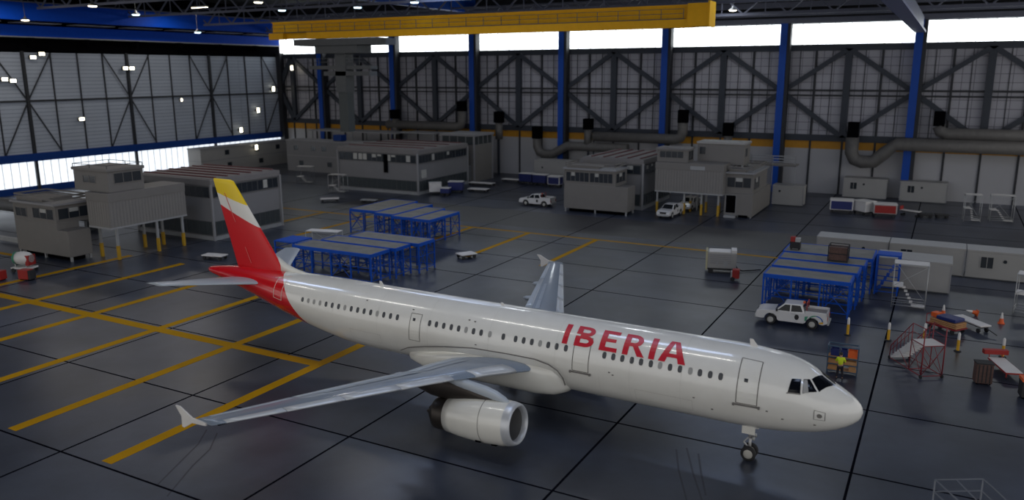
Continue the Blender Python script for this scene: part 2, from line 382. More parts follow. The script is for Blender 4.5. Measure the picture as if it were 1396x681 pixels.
# rail beam and girder above the doors
g = thing('rail_beam', 'long blue beam directly above the black gap over the left hangar doors', 'beam', (XL+1.0, 30, 24.9))
MB().box(-.6, .6, -70, 74, 0.15, 1.9).build('web_plate', 'beam_blue', g)
MB().box(-.75, .75, -70, 74, 0, 0.15).build('lower_flange', 'steel_grey', g)
mb = MB()
for k in range(-7, 8): mb.box(-.8, .8, k*9.6-.25, k*9.6+.25, -1.2, 0.0)
mb.build('hanger_bracket', 'black', g)
g = thing('roof_girder', 'upper of the two long blue beams at the top left of the hangar', 'beam', (XL+5.3, 30, 27.3))
MB().box(-.7, .7, -70, 74, 0.0, 2.6).build('web_plate', 'beam_blue', g)
MB().box(-1.0, 1.0, -70, 74, 2.6, 2.8).build('upper_flange', 'truss', g)
mb = MB()
for k in range(-7, 9): mb.box(-3.6, -.8, k*9.6-3.6, k*9.6+3.4, -.3, -.2)
mb.build('catwalk_grating', 'office_trim', g)
g = thing('roof_girder', 'short visible stretch of blue beam crossing above the yellow crane', 'beam', (-42.4, 60, 30.1))
MB().box(-.8, .8, -50, 44, 0, 2.4).build('web_plate', 'col_blue', g)
g = thing('roof_girder', 'slate blue girder slanting down to the rightmost column', 'beam', (34.1, 60, 24.65))
MB().box(-.55, .35, -92, 43.5, 0.25, 2.2).build('web_plate', mat('slate_blue_girder', (0.07, 0.085, 0.17), 0.5), g)
MB().box(-.75, .75, -92, 43.5, 0, 0.25).build('lower_flange', mat('violet_grey_flange', (0.11, 0.13, 0.26), 0.5), g)
# ------------------------------------------------------------------ roof
struct('ceiling', MB().box(XL-0.6, XR, YF, YB+0.6, ZT, ZT+0.3), 'roof_dark')
mb = MB()
for y, z in ((104.6, 26.9), (103.6, 28.0), (102.4, 29.2), (101.0, 30.5)): mb.box(XL, XR, y-.35, y+.35, z-.4, z+.4)
struct('trim_40', mb, 'rib')
tl = ['roof truss of crossed grey members nearest the back wall', 'second roof truss in front of the back wall', 'third roof truss, above the grey hanging mast', 'fourth roof truss, over the left hangar doors']
for i, (y, zb) in enumerate(((96, 27.4), (80, 28.0), (64, 28.6), (48, 29.0))):
    g = thing('roof_truss', tl[i], 'truss', (0, y, zb), group='lattice trusses under the roof')
    MB().box(XL+.5, XR, -.15, .15, 0, 0.35).build('bottom_chord', 'truss', g)
    MB().box(XL+.5, XR, -.15, .15, 2.9, 3.2).build('top_chord', 'truss', g)
    mb = MB()
    n = 26; s = (XR-XL-1)/n
    for k in range(n):
        x = XL+.5+k*s
        mb.bar((x, 0, .2), (x+s/2, 0, 3.0), .2); mb.bar((x+s/2, 0, 3.0), (x+s, 0, .2), .2); mb.bar((x+s/2, 0, .2), (x+s/2, 0, 3.0), .12)
    mb.build('lattice_web', 'truss', g)
# ------------------------------------------------------------------ airliner (local frame: x aft of the nose, y to starboard, z up)
AH = 178.46
jet = thing('airliner', 'white twin engine airliner with red tail and red lettering parked across the hangar', 'airplane', (36.9, 7.54, 0))
# local (x aft, y starboard) is left handed seen from above, so build in (x, -y): Y(mesh) = -starboard
jet.rotation_euler = (0, 0, R(AH))
# with aft = +X(mesh) and rotation 178.46, starboard (towards the camera) is +Y(mesh)
PROF = [(0,3.60,3.60,0.0),(.06,3.83,3.36,.24),(.15,3.97,3.2,.40),(.35,4.17,3.0,.63),(.6,4.35,2.83,.84),(1.0,4.58,2.62,1.08),(1.4,4.78,2.46,1.27),
 (1.8,5.03,2.33,1.42),(2.2,5.30,2.23,1.53),(2.6,5.52,2.15,1.63),(3.0,5.67,2.08,1.71),(3.5,5.80,2.01,1.79),(4.0,5.88,1.96,1.85),(5.0,5.98,1.90,1.93),
 (6.0,6.02,1.88,1.965),(7.0,6.02,1.88,1.975),(28.0,6.02,1.88,1.975),(29.5,6.02,1.92,1.97),(31,6.02,2.06,1.95),(32.5,6.01,2.28,1.90),(34,6.0,2.58,1.80),
 (35.5,5.98,2.93,1.66),(37,5.95,3.30,1.48),(38.5,5.92,3.68,1.26),(40,5.86,4.05,1.03),(41.5,5.78,4.38,.79),(42.7,5.67,4.64,.60),(43.6,5.55,4.83,.46),(44.2,5.46,4.95,.34),(44.5,5.38,5.03,.22)]
def sec(x):
    for i in range(len(PROF)-1):
        a, b = PROF[i], PROF[i+1]
        if x <= b[0]:
            t = max(0, (x-a[0])/(b[0]-a[0])); return tuple(a[k]+(b[k]-a[k])*t for k in (1,2,3))
    return PROF[-1][1:]
def fs(x, th, off=0.0):
    """point on the fuselage skin: x station, th degrees above the waterline on the starboard side"""
    zt, zb, w = sec(x); zc = (zt+zb)/2; h = (zt-zb)/2; t = R(th)
    n = Vector((0, math.cos(t)*h, math.sin(t)*w))
    n = n.normalized() if n.length > 1e-6 else Vector((-1,0,0))
    return Vector((x, w*math.cos(t), zc+h*math.sin(t)))+n*off
def th_of(x, z):
    zt, zb, w = sec(x); zc = (zt+zb)/2; h = (zt-zb)/2
    return math.degrees(math.asin(max(-1, min(1, (z-zc)/h))))
xs = []
for i in range(len(PROF)-1):
    a, b = PROF[i][0], PROF[i+1][0]; n = max(1, int((b-a)/0.9)); xs += [a+(b-a)*k/n for k in range(n)]
xs += [44.5]
rings = [[fs(max(x, .004), 360*k/72+.001) if x > 0 else Vector((0, .02*math.cos(2*PI*k/72), 3.6+.02*math.sin(2*PI*k/72))) for k in range(72)] for x in xs]
def livery():
    """white paint; red behind the slanting line across the rear fuselage"""
    m = bpy.data.materials.new('fuselage_livery'); m.use_nodes = True; nt = m.node_tree; b = nt.nodes['Principled BSDF']; L = nt.links.new
    tc = nt.nodes.new('ShaderNodeTexCoord'); sp = nt.nodes.new('ShaderNodeSeparateXYZ'); L(tc.outputs['Object'], sp.inputs[0])
    # boundary x = 33.2 + curve(z)
    cv = nt.nodes.new('ShaderNodeFloatCurve'); c = cv.mapping.curves[0]
    pts = [(2.6, 33.3), (3.24, 33.95), (3.76, 34.35), (4.52, 35.0), (5.13, 35.5), (5.6, 36.0), (6.0, 36.8)]
    c.points[0].location = ((pts[0][0]-2)/5, (pts[0][1]-32)/6); c.points[1].location = ((pts[-1][0]-2)/5, (pts[-1][1]-32)/6)
    for z, x in pts[1:-1]: c.points.new((z-2)/5, (x-32)/6)
    cv.mapping.update()
    m1 = nt.nodes.new('ShaderNodeMapRange'); m1.inputs[1].default_value = 2; m1.inputs[2].default_value = 7; L(sp.outputs[2], m1.inputs[0]); L(m1.outputs[0], cv.inputs[1])
    m2 = nt.nodes.new('ShaderNodeMath'); m2.operation = 'MULTIPLY_ADD'; m2.inputs[1].default_value = 6; m2.inputs[2].default_value = 32; L(cv.outputs[0], m2.inputs[0])
    gt = nt.nodes.new('ShaderNodeMath'); gt.operation = 'GREATER_THAN'; L(sp.outputs[0], gt.inputs[0]); L(m2.outputs[0], gt.inputs[1])
    nz = nt.nodes.new('ShaderNodeTexNoise'); nz.inputs['Scale'].default_value = 1.2; nz.inputs['Detail'].default_value = 6; L(tc.outputs['Object'], nz.inputs['Vector'])
    rp = nt.nodes.new('ShaderNodeMix'); rp.data_type = 'RGBA'; rp.inputs[6].default_value = (0.70, 0.69, 0.645, 1); rp.inputs[7].default_value = (0.78, 0.77, 0.73, 1); L(nz.outputs['Fac'], rp.inputs[0])
    mx = nt.nodes.new('ShaderNodeMix'); mx.data_type = 'RGBA'; L(gt.outputs[0], mx.inputs[0]); L(rp.outputs[2], mx.inputs[6]); mx.inputs[7].default_value = (0.60, 0.006, 0.012, 1)
    L(mx.outputs[2], b.inputs['Base Color']); b.inputs['Roughness'].default_value = 0.22; b.inputs['Coat Weight'].default_value = 0.7; b.inputs['Coat Roughness'].default_value = 0.07
    return m
M['livery'] = livery()
MB().loft(rings).build('fuselage', 'livery', jet)
# belly fairing
fr = []
for x, w, zt, zb in ((14.4,1.0,3.0,2.3),(14.8,1.7,3.65,1.95),(15.4,2.03,3.86,1.72),(16.4,2.14,3.88,1.6),(20.5,2.14,3.80,1.58),(22.5,2.1,3.55,1.62),(24,1.95,3.2,1.75),(25.2,1.55,2.9,1.95),(25.9,.9,2.6,2.1)):
    ring = []
    for k in range(40):
        t = 2*PI*k/40; c, s = math.cos(t), math.sin(t)
        e = 0.62
        ring.append((x, w*abs(c)**e*(1 if c > 0 else -1), (zt+zb)/2+(zt-zb)/2*abs(s)**e*(1 if s > 0 else -1)))
    fr.append(ring)
MB().loft(fr).build('belly_fairing', 'white_paint', jet)
# --- decals that follow the skin
def patch(mb, c4, off=0.012, nu=1, nv=4, mi=0):
    """c4: four (x, theta) corners in order; bilinear patch on the skin"""
    (a, b, c, d) = c4; v = []
    for j in range(nv+1):
        for i in range(nu+1):
            u, w = i/nu, j/nv
            x = (a[0]*(1-u)+b[0]*u)*(1-w)+(d[0]*(1-u)+c[0]*u)*w
            t = (a[1]*(1-u)+b[1]*u)*(1-w)+(d[1]*(1-u)+c[1]*u)*w
            v.append(fs(x, t, off))
    f = [(j*(nu+1)+i, j*(nu+1)+i+1, (j+1)*(nu+1)+i+1, (j+1)*(nu+1)+i) for j in range(nv) for i in range(nu)]
    mb.add(v, f, mi, False)
def deg(m): return math.degrees(m/2.03)     # metres along the skin to degrees
def line(mb, x0, t0, x1, t1, w=0.035, off=0.012):
    dx = x1-x0; dt = (t1-t0)*2.03*PI/180; l = math.hypot(dx, dt) or 1
    nx, nt_ = -dt/l*w/2, dx/l*w/2
    patch(mb, [(x0+nx, t0+deg(nt_)), (x0-nx, t0-deg(nt_)), (x1-nx, t1-deg(nt_)), (x1+nx, t1+deg(nt_))], off, 1, max(1, int(abs(t1-t0)/5)+int(abs(dx)/1.0)))
def frame(mb, x0, x1, t0, t1, w=0.035, off=0.012):
    for q in ((x0,t0,x0,t1),(x1,t0,x1,t1),(x0,t0,x1,t0),(x0,t1,x1,t1)): line(mb, *q, w, off)
def door(x0, x1, t0, t1, seam='seam', lab=None, sill=True, w=0.04):
    mb = MB(); patch(mb, [(x0+.03,t0+1),(x1-.03,t0+1),(x1-.03,t1-1),(x0+.03,t1-1)], 0.008, 1, 8)
    d = mb.build('cabin_door', 'livery' if seam != 'seam' else 'white_paint', jet, recalc=False)
    if lab: d['label'] = lab
    mb = MB(); frame(mb, x0, x1, t0, t1, w, 0.014); mb.build('door_seam', seam, d, recalc=False)
    if sill:
        mb = MB(); mb.bar(fs(x0-.1, t0-2, .04), fs(x1+.1, t0-2, .04), .07, .07)
        for x in (x0-.1, x1+.1): mb.bar(fs(x-.05, t0-2, .05), fs(x+.05, t0-2, .05), .12, .12)
        mb.build('door_sill', 'seam', d)
    if t1 != 46 and (lab is None or 'red' not in lab):
        xc = (x0+x1)/2
        mb = MB(); patch(mb, [(xc-.09+.1, 23), (xc+.09+.1, 23), (xc+.09+.1, 28), (xc-.09+.1, 28)], 0.016, 1, 2)
        mb.build('door_window', 'cabin_glass', d, recalc=False)
    return d
door(4.47, 5.45, -7, 57); door(13.2, 14.13, -6.5, 46); door(24.15, 24.93, -9.5, 36, sill=False, w=.03)
door(35.75, 36.55, -2, 55, 'seam_light', 'rear door on the red tail section with a pale outline', False, .05)
mb = MB(); patch(mb, [(36.4, 57), (35.6, 66), (35.6, 68), (36.75, 56)], .012, 1, 3); line(mb, 36.9, 52, 35.7, 66, .05); mb.build('tail_hatch_seam', 'seam_light', jet, recalc=False)
def cabin_window(x, shade=False):
    mb = MB(); c = th_of(x, 4.80); c = c if c else 24
    v = []; n = 12
    for k in range(n):
        t = 2*PI*k/n; u = .115*math.copysign(abs(math.cos(t))**.75, math.cos(t)); s = .18*math.copysign(abs(math.sin(t))**.75, math.sin(t))
        v.append(fs(x+u, c+deg(s), .012))
    mb.add(v, [tuple(range(n))], 0)
    o = mb.build('cabin_window', 'cabin_shade' if shade else 'cabin_glass', jet, recalc=False)
    if shade: o['label'] = 'window with the pale shade pulled down'
for x in (6.27,6.78,7.29,8.3,8.81,9.82,10.34,10.84,11.36,11.86,12.36,14.59,15.14,15.65,16.66,17.17,17.68,18.47,19.93,20.44,21.46,21.97,22.5,23.02,23.51,25.89,26.41,26.93,27.95,28.47,28.99,29.51,30.55,31.08,31.61,33.7): cabin_window(x)
for x in (7.77, 9.33, 16.15, 19.35, 20.95, 27.44, 30.03, 32.13, 32.66, 33.17): cabin_window(x, True)
# --- lettering
TB, TT = 30.5, 65.0
def G(x, v): return (x, TB+(TT-TB)*v)     # v 0..1 bottom to top
def glyph(name, quads):
    mb = MB()
    for q in quads: patch(mb, [G(*p) for p in q], 0.016, 2, 6)
    mb.build('letter_'+name, 'letter_red', jet, recalc=False)
def rect(x0, x1, v0, v1): return [(x0, v0), (x1, v0), (x1, v1), (x0, v1)]
def bowl(x0, v0, v1, depth, tx, tv, flat):
    """open D shape: straight runs of length flat from x0, then a half ring; x falls towards the nose"""
    q = [rect(x0, x0-flat, v0, v0+tv), rect(x0, x0-flat, v1-tv, v1)]
    cx = x0-flat; cv = (v0+v1)/2; n = 8; ro = (v1-v0)/2
    for k in range(n):
        a0 = -PI/2+PI*k/n; a1 = -PI/2+PI*(k+1)/n
        O = lambda a: (cx-depth*math.cos(a), cv+ro*math.sin(a)); I = lambda a: (cx-(depth-tx)*math.cos(a), cv+(ro-tv)*math.sin(a))
        q.append([O(a0), I(a0), I(a1), O(a1)])
    return q
ST = .31
glyph('i', [rect(14.90, 14.90-ST, 0, 1)])
glyph('b', [rect(14.2, 14.2-ST, 0, .47), rect(14.2, 14.2-ST, .56, 1)]+bowl(13.95, .50, 1, .42, .26, .16, .35)+bowl(13.95, 0, .52, .48, .28, .17, .36))
glyph('e', [rect(12.75, 12.75-ST, 0, 1), rect(12.75, 11.80, .82, 1), rect(12.75, 11.9, .42, .58), rect(12.75, 11.76, 0, .18)])
glyph('r', [rect(11.45, 11.45-ST, 0, 1)]+bowl(11.3, .40, 1, .46, .28, .17, .38)+[[(10.98, .44), (10.68, .44), (10.24, 0), (10.62, 0)]])
glyph('i', [rect(10.02, 10.02-ST, 0, 1)])
glyph('a', [[(9.50, 0), (9.14, 0), (8.82, 1), (9.06, 1)], [(8.46, 0), (8.08, 0), (8.62, 1), (8.88, 1)], rect(9.25, 8.35, .22, .38)])
# --- cockpit glazing
def pane(pts, m='cockpit_glass', lab=None, off=.014):
    mb = MB(); patch(mb, pts, off, 5, 5); o = mb.build('cockpit_window', m, jet, recalc=False); return o
for sgn in (1, -1):
    S_ = lambda x, z: (x, th_of(x, z) if sgn > 0 else 180-th_of(x, z))
    T_ = lambda x, t: (x, t if sgn > 0 else 180-t)
    pane([S_(3.16, 4.56), S_(2.62, 4.56), S_(2.68, 5.12), S_(3.08, 5.12)])
    pane([S_(2.53, 4.56), S_(1.94, 4.63), S_(2.33, 5.10), S_(2.58, 5.12)])
    cq = pane([S_(2.52, 4.58), S_(2.28, 4.60), S_(2.42, 5.08), S_(2.56, 5.10)], 'cabin_shade', off=.02); cq['label'] = 'pale folded blind behind the cockpit window'
    pane([S_(1.86, 4.63), T_(1.27, 87), T_(1.92, 87), S_(2.26, 5.10)])
    f = MB()
    for q in ([S_(3.22,4.50),S_(2.6,4.50),S_(2.6,4.56),S_(3.2,4.56)],): patch(f, q, .010, 3, 1)
    f.build('window_frame', 'seam', jet, recalc=False)
# emblem on the nose, probes, hatches
mb = MB(); frame(mb, 1.48, 1.95, th_of(1.7, 3.38), th_of(1.7, 3.80), .03); mb.build('nose_emblem', 'seam', jet, recalc=False)
mb = MB(); v = [fs(1.715+.12*math.cos(t*PI/5), th_of(1.7, 3.59)+deg(.12*math.sin(t*PI/5))*1.4, .014) for t in range(10)]; mb.add(v, [tuple(range(10))]); mb.build('emblem_disc', 'seam', jet, recalc=False)
mb = MB()
for x, t in ((4.0, -12), (1.9, -26), (3.3, -22), (7.5, -12), (11.8, -2), (12.0, 1), (6.6, -26), (20.5, 40), (20.9, 41), (28.5, 44), (24.9, 42), (20.2, 4)): mb.bar(fs(x-.05, t, .02), fs(x+.05, t, .02), .05, .05)
mb.build('skin_fitting', 'seam', jet)
mb = MB(); frame(mb, 7.6, 10.6, -38, -18, .02); frame(mb, 27.2, 29.6, -30, -12, .02); line(mb, 12.6, -60, 12.6, -8, .012)
M['faint'] = mat('faint_seam', (0.5, 0.49, 0.46), .5)
mb.build('panel_seam', 'faint', jet, recalc=False)
for x in (8.2, 10.9, 15.2, 19.4, 23.6, 27.4, 31): mb = MB(); line(mb, x, -60, x, 88, .008); mb.build('panel_seam', 'faint', jet, recalc=False)
mb = MB()
pl = [(25.7, 2.75), (25.0, 3.1), (23.7, 3.42), (22.2, 3.68), (20.4, 3.86), (18.2, 3.92), (16.4, 3.92), (15.4, 3.85), (14.9, 3.6), (14.62, 3.2), (14.6, 2.7)]
mb2 = [Vector((x, sec(x)[2]*math.cos(R(th_of(x, z)))+(.03 if x > 16 else .06)+.18*(z < 3.86), z)) for x, z in pl]
for a, b in zip(mb2[:-1], mb2[1:]): mb.bar(a, b, .05)
mb.build('fairing_seam', 'seam', jet)
for nm, x, hh, ln in (('blade_antenna', 5.0, .34, .35), ('blade_antenna', 28.3, .30, .3), ('blade_antenna', 19.4, .16, .25)):
    MB().prism([(x-ln*.1, 5.98), (x+ln, 5.98), (x+ln*1.15, 6.0+hh), (x+ln*.7, 6.0+hh)], 'y', -.03, .03).build(nm, 'white_plastic', jet)
# --- wings
def airfoil(n=14, t=.12):
    up, lo = [], []
    for i in range(n+1):
        c = (1-math.cos(PI*i/n))/2
        y = 5*t*(.2969*math.sqrt(c)-.126*c-.3516*c*c+.2843*c**3-.1015*c**4)
        cam_ = .02*math.sin(PI*c)
        up.append((c, y+cam_)); lo.append((c, -y+cam_))
    return up, lo
AUP, ALO = airfoil()
WZ = [(0,3.0),(1,3.08),(2.5,3.27),(4.5,3.55),(7,3.80),(10.5,4.0),(14,4.17),(17.1,4.34)]
def wing_station(y, tip_z):
    xl = 16.8+(y-2.5)*.502
    xt = 21.75 if y < 6.4 else 21.75+(y-6.4)*(25.35-21.75)/(17.05-6.4)
    for (a, za), (b, zb) in zip(WZ[:-1], WZ[1:]):
        if y <= b: z = za+(zb-za)*(y-a)/(b-a); break
    k = (y-1.5)/15.55
    return xl, xt, z+tip_z*k, .112-.012*k
def wing_ring(y, sg, tip_z, c0=0.0, c1=1.0, off=0.0):
    xl, xt, z, t = wing_station(y, tip_z); ch = xt-xl; inc = .05*(1-(y/17)*.8)
    def P(c, h): return (xl+c*ch, sg*y, z+h*ch*(t/.12)-(c-.3)*ch*inc)
    up = [(c, h) for c, h in AUP if c0 <= c <= c1]; lo = [(c, h) for c, h in ALO if c0 <= c <= c1]
    up = [(c, h+off/ch) for c, h in up]; lo = [(c, h-off/ch) for c, h in lo]
    pts = [P(*p) for p in up]+[P(*p) for p in reversed(lo)]
    if c0 <= 0: pts[0] = (pts[0][0]-off, pts[0][1], pts[0][2])
    return pts
for sg, tz in ((1, 0.0), (-1, 0.1)):
    w = MB().loft([wing_ring(y, sg, tz) for y in (1.0, 1.5, 2, 2.6, 3.5, 4.5, 5.5, 6.4, 8, 10, 12, 14, 15.5, 16.6, 17.0)]).build('wing', 'wing_grey', jet)
    # slats: bright strip of leading edge, in sections
    for a, b in ((2.9, 5.2), (6.35, 9.0), (9.04, 11.6), (11.64, 14.1), (14.14, 16.5)):
        n = 5; MB().loft([wing_ring(a+(b-a)*k/n, sg, tz, 0, .2, .014) for k in range(n+1)]).build('slat', 'slat', w)
    for nm, a, b, c0 in (('flap', 2.1, 6.35, .74), ('flap', 6.45, 12.6, .72), ('aileron', 12.75, 16.4, .72)):
        n = 5; MB().loft([wing_ring(a+(b-a)*k/n, sg, tz, c0, 1.0, .014) for k in range(n+1)]).build(nm, 'wing_light', w)
    for a, b in ((3.2, 6.2), (6.6, 8.2), (8.25, 9.9), (9.95, 11.5)):       # spoilers
        n = 3; mb = MB()
        rr = []
        for k in range(n+1):
            y = a+(b-a)*k/n; xl, xt, z, t = wing_station(y, tz); ch = xt-xl; inc = .05*(1-(y/17)*.8)
            rr.append([(xl+c*ch, sg*y, z+h*ch*(t/.12)-(c-.3)*ch*inc+.02) for c, h in AUP if .5 <= c <= .73])
        v = [p for r in rr for p in r]; m_ = len(rr[0])
        mb.add(v, [(i*m_+k, i*m_+k+1, (i+1)*m_+k+1, (i+1)*m_+k) for i in range(n) for k in range(m_-1)])
        mb.build('spoiler', 'spoiler', w, recalc=False)
    for y, l in ((6.4, 2.6), (9.3, 2.1), (12.4, 1.7)):                       # flap track fairings
        xl, xt, z, t = wing_station(y, tz)
        pr = [(-l*.62+.001, .01), (-l*.55, .10), (-l*.3, .17), (0, .19), (l*.15, .14), (l*.27, .02)]
        MB().lathe(pr, (xt+.1, sg*y, z-.33), 'x', 12).build('flap_track_fairing', 'wing_light', w)
    # wingtip fence
    xl, xt, z, t = wing_station(17.05, tz)
    q_ = z-4.35
    fz = [(x, zz+q_) for x, zz in ((24.5,4.36),(25.4,4.42),(26.15,4.80),(26.42,4.80),(26.08,4.36),(26.08,3.86),(25.95,3.84),(25.4,4.18),(24.5,4.24))]
    MB().prism(fz, 'y', sg*17.0, sg*17.07).build('wingtip_fence', 'white_plastic', w)
    MB().bar((xl-.2, sg*16.2, z-.06), (xl+.02, sg*16.75, z-.05), .18, .12).build('navigation_light', 'black', w)
    # engine, pitched a little nose up, so built in its own axis
    ex, ey, ez = 15.25, sg*5.75, 1.84
    prof = [(.42,1.13),(.7,1.165),(1.5,1.185),(2.3,1.165),(3.1,1.09),(3.7,1.0),(4.15,.93),(4.13,.88),(3.4,.95)]
    en = MB().lathe(prof, (0,0,0), 'x', 40).build('engine_nacelle', 'white_paint', jet)
    en.location = (ex, ey, ez); en.rotation_euler = (0, R(4.6), 0)
    MB().lathe([(.43,1.132),(.25,1.105),(.08,1.05),(.02,1.0),(0,.95),(.03,.90),(.12,.86),(.3,.84)], (0,0,0), 'x', 40).build('intake_lip', 'lip', en)
    MB().lathe([(.3,.84),(.9,.85),(1.1,.86)], (0,0,0), 'x', 40).build('intake_duct', 'liner', en)
    f = MB()
    for k in range(24):
        a = 2*PI*k/24; ca, sa = math.cos(a), math.sin(a); cb, sb = math.cos(a+.2), math.sin(a+.2)
        f.add([(1.0, .25*ca, .25*sa), (1.12, .25*cb, .25*sb), (1.16, .84*cb, .84*sb), (.98, .84*ca, .84*sa)], [(0,1,2,3)])
    f.lathe([(1.2,.86),(1.22,.01)], (0,0,0), 'x', 24)
    f.build('fan', 'fan', en); MB().lathe([(.55,.01),(.7,.13),(.9,.22),(1.1,.27)], (0,0,0), 'x', 20).build('spinner', 'crane_dark', en)
    MB().lathe([(4.0,.89),(4.4,.89),(4.8,.86),(4.95,.83),(4.93,.78),(4.4,.80)], (0,0,0), 'x', 36).build('exhaust_duct', 'dark_metal', en)
    MB().lathe([(4.3,.66),(4.9,.58),(5.25,.50),(5.23,.45),(4.7,.44)], (0,0,0), 'x', 32).build('exhaust_nozzle', 'dark_metal', en)
    MB().lathe([(4.7,.34),(5.2,.26),(5.6,.12),(5.75,.01)], (0,0,0), 'x', 20).build('exhaust_cone', 'dark_metal', en)
    s_ = MB()
    for xx, rr_ in ((1.75, 1.187),):
        for k in range(40):
            a0, a1 = 2*PI*k/40, 2*PI*(k+1)/40
            s_.bar((xx, rr_*math.cos(a0), rr_*math.sin(a0)), (xx, rr_*math.cos(a1), rr_*math.sin(a1)), .02, .02)
    s_.build('cowl_seam', 'seam', en)
    for xx, a in ((1.15, -1.0), (2.0, -.82)):
        cy, cz = 1.15*math.cos(a), 1.15*math.sin(a)
        MB().bar((xx-.16, sg*cy, cz), (xx+.16, sg*cy, cz), .16, .12).build('drain_port', 'black', en)
    pb = MB(); rings_ = []
    for x, zt, zb, hw in ((15.85, 3.0, 2.84, .08), (16.1, 3.14, 2.86, .18), (16.6, 3.36, 2.9, .22), (17.2, 3.50, 2.98, .24), (18.0, 3.58, 3.1, .24), (18.8, 3.66, 3.2, .24), (19.4, 3.7, 3.3, .2)):
        rings_.append([(x, ey+hw*math.copysign(abs(math.cos(2*PI*k/16))**.7, math.cos(2*PI*k/16)), (zt+zb)/2+(zt-zb)/2*math.copysign(abs(math.sin(2*PI*k/16))**.7, math.sin(2*PI*k/16))) for k in range(16)])
    py_ = pb.loft(rings_).build('engine_pylon', 'wing_light', jet)
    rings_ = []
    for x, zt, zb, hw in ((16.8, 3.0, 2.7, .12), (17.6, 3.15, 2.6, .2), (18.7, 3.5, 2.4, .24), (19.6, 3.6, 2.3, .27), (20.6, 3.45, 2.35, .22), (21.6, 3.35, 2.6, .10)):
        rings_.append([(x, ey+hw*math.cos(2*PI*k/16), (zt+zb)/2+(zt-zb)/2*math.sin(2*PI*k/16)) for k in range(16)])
    MB().loft(rings_).build('rear_pylon_fairing', 'dark_metal', py_)  # dark colour stands in for shade beneath the wing
    # main gear
    gx, gy = 21.3, sg*3.8
    g = MB().tube((gx, gy, .55), (gx-.1, gy, 2.8), .13, .15, 12).build('main_gear_leg', 'strut', jet)
    MB().tube((gx-.05, gy, 1.6), (gx-.05, gy-sg*1.6, 2.4), .07).build('side_brace', 'strut', g)
    for dy in (-.46, .46):
        t_ = MB().lathe([(-.2,.40),(-.2,.52),(-.12,.585),(.12,.585),(.2,.52),(.2,.40)], (gx, gy+dy, .585), 'y', 28).build('tyre', 'rubber', g)
        MB().lathe([(-.16,.01),(-.14,.2),(-.18,.40),(.18,.40),(.14,.2),(.16,.01)], (gx, gy+dy, .585), 'y', 20).build('wheel_hub', 'hub', t_)
# --- nose gear
gx = 5.07
g = MB().tube((gx, 0, .38), (gx, 0, 1.25), .07, .07, 12).tube((gx, 0, 1.15), (gx-.12, 0, 2.3), .11, .12, 12).build('nose_gear_leg', 'strut', jet)
MB().bar((gx+.05, 0, .6), (gx+.32, 0, .85), .1, .05).bar((gx+.32, 0, .85), (gx+.06, 0, 1.2), .1, .05).build('torque_link', 'strut', g)
MB().tube((gx-.2, -.2, 1.15), (gx-.2, -.2, 1.32), .08).tube((gx-.2, .2, 1.15), (gx-.2, .2, 1.32), .08).build('taxi_light', 'pale_steel', g)
MB().tube((gx, -.3, .38), (gx, .3, .38), .05).build('axle', 'strut', g)
for dy in (-.25, .25):
    t_ = MB().lathe([(-.11,.24),(-.11,.33),(-.07,.38),(.07,.38),(.11,.33),(.11,.24)], (gx, dy, .38), 'y', 28).build('tyre', 'rubber', g)
    MB().lathe([(-.1,.01),(-.08,.12),(-.10,.24),(.10,.24),(.08,.12),(.1,.01)], (gx, dy, .38), 'y', 20).build('wheel_hub', 'hub', t_)
for sg in (1, -1):
    MB().box(gx-.3, gx+.35, sg*.40-.02, sg*.40+.02, 1.5, 2.1).build('gear_door', 'white_paint', jet)
# --- tail fin
def fin_material():
    m = bpy.data.materials.new('fin_livery'); m.use_nodes = True; nt = m.node_tree; b = nt.nodes['Principled BSDF']; L = nt.links.new
    tc = nt.nodes.new('ShaderNodeTexCoord'); sp = nt.nodes.new('ShaderNodeSeparateXYZ'); L(tc.outputs['Object'], sp.inputs[0])
    def lin(z0, x0, z1, x1):   # z - line(x) > 0 above the line through (x0,z0)-(x1,z1)
        k = (z1-z0)/(x1-x0)
        a = nt.nodes.new('ShaderNodeMath'); a.operation = 'MULTIPLY_ADD'; a.inputs[1].default_value = -k; a.inputs[2].default_value = -(z0-k*x0); L(sp.outputs[0], a.inputs[0])
        c = nt.nodes.new('ShaderNodeMath'); c.operation = 'ADD'; L(a.outputs[0], c.inputs[0]); L(sp.outputs[2], c.inputs[1])
        g_ = nt.nodes.new('ShaderNodeMath'); g_.operation = 'GREATER_THAN'; g_.inputs[1].default_value = 0; L(c.outputs[0], g_.inputs[0]); return g_
    w = lin(10.18, 43.04, 8.62, 38.6); y = lin(10.96, 43.15, 10.22, 40.04)
    e = lin(6.0, 36.85, 12.3, 41.15)        # narrow white strip down the leading edge
    m0 = nt.nodes.new('ShaderNodeMix'); m0.data_type = 'RGBA'; m0.inputs[6].default_value = (.60,.006,.012,1); m0.inputs[7].default_value = (.72,.71,.68,1); L(e.outputs[0], m0.inputs[0])
    m1 = nt.nodes.new('ShaderNodeMix'); m1.data_type = 'RGBA'; L(m0.outputs[2], m1.inputs[6]); m1.inputs[7].default_value = (.72,.71,.68,1); L(w.outputs[0], m1.inputs[0])
    m2 = nt.nodes.new('ShaderNodeMix'); m2.data_type = 'RGBA'; L(m1.outputs[2], m2.inputs[6]); m2.inputs[7].default_value = (.78,.56,.01,1); L(y.outputs[0], m2.inputs[0])
    L(m2.outputs[2], b.inputs['Base Color']); b.inputs['Roughness'].default_value = .35; b.inputs['Specular IOR Level'].default_value = .35; b.inputs['Coat Weight'].default_value = .1
    return m
M['fin'] = fin_material()
def fin_ring(z, xl, xt, t):
    ch = xt-xl; return [(xl+c*ch, h*ch*t/.12, z) for c, h in [(c, h-.02*math.sin(PI*c)) for c, h in AUP]]+[(xl+c*ch, h*ch*t/.12, z) for c, h in [(c, h-.02*math.sin(PI*c)) for c, h in reversed(ALO)]]
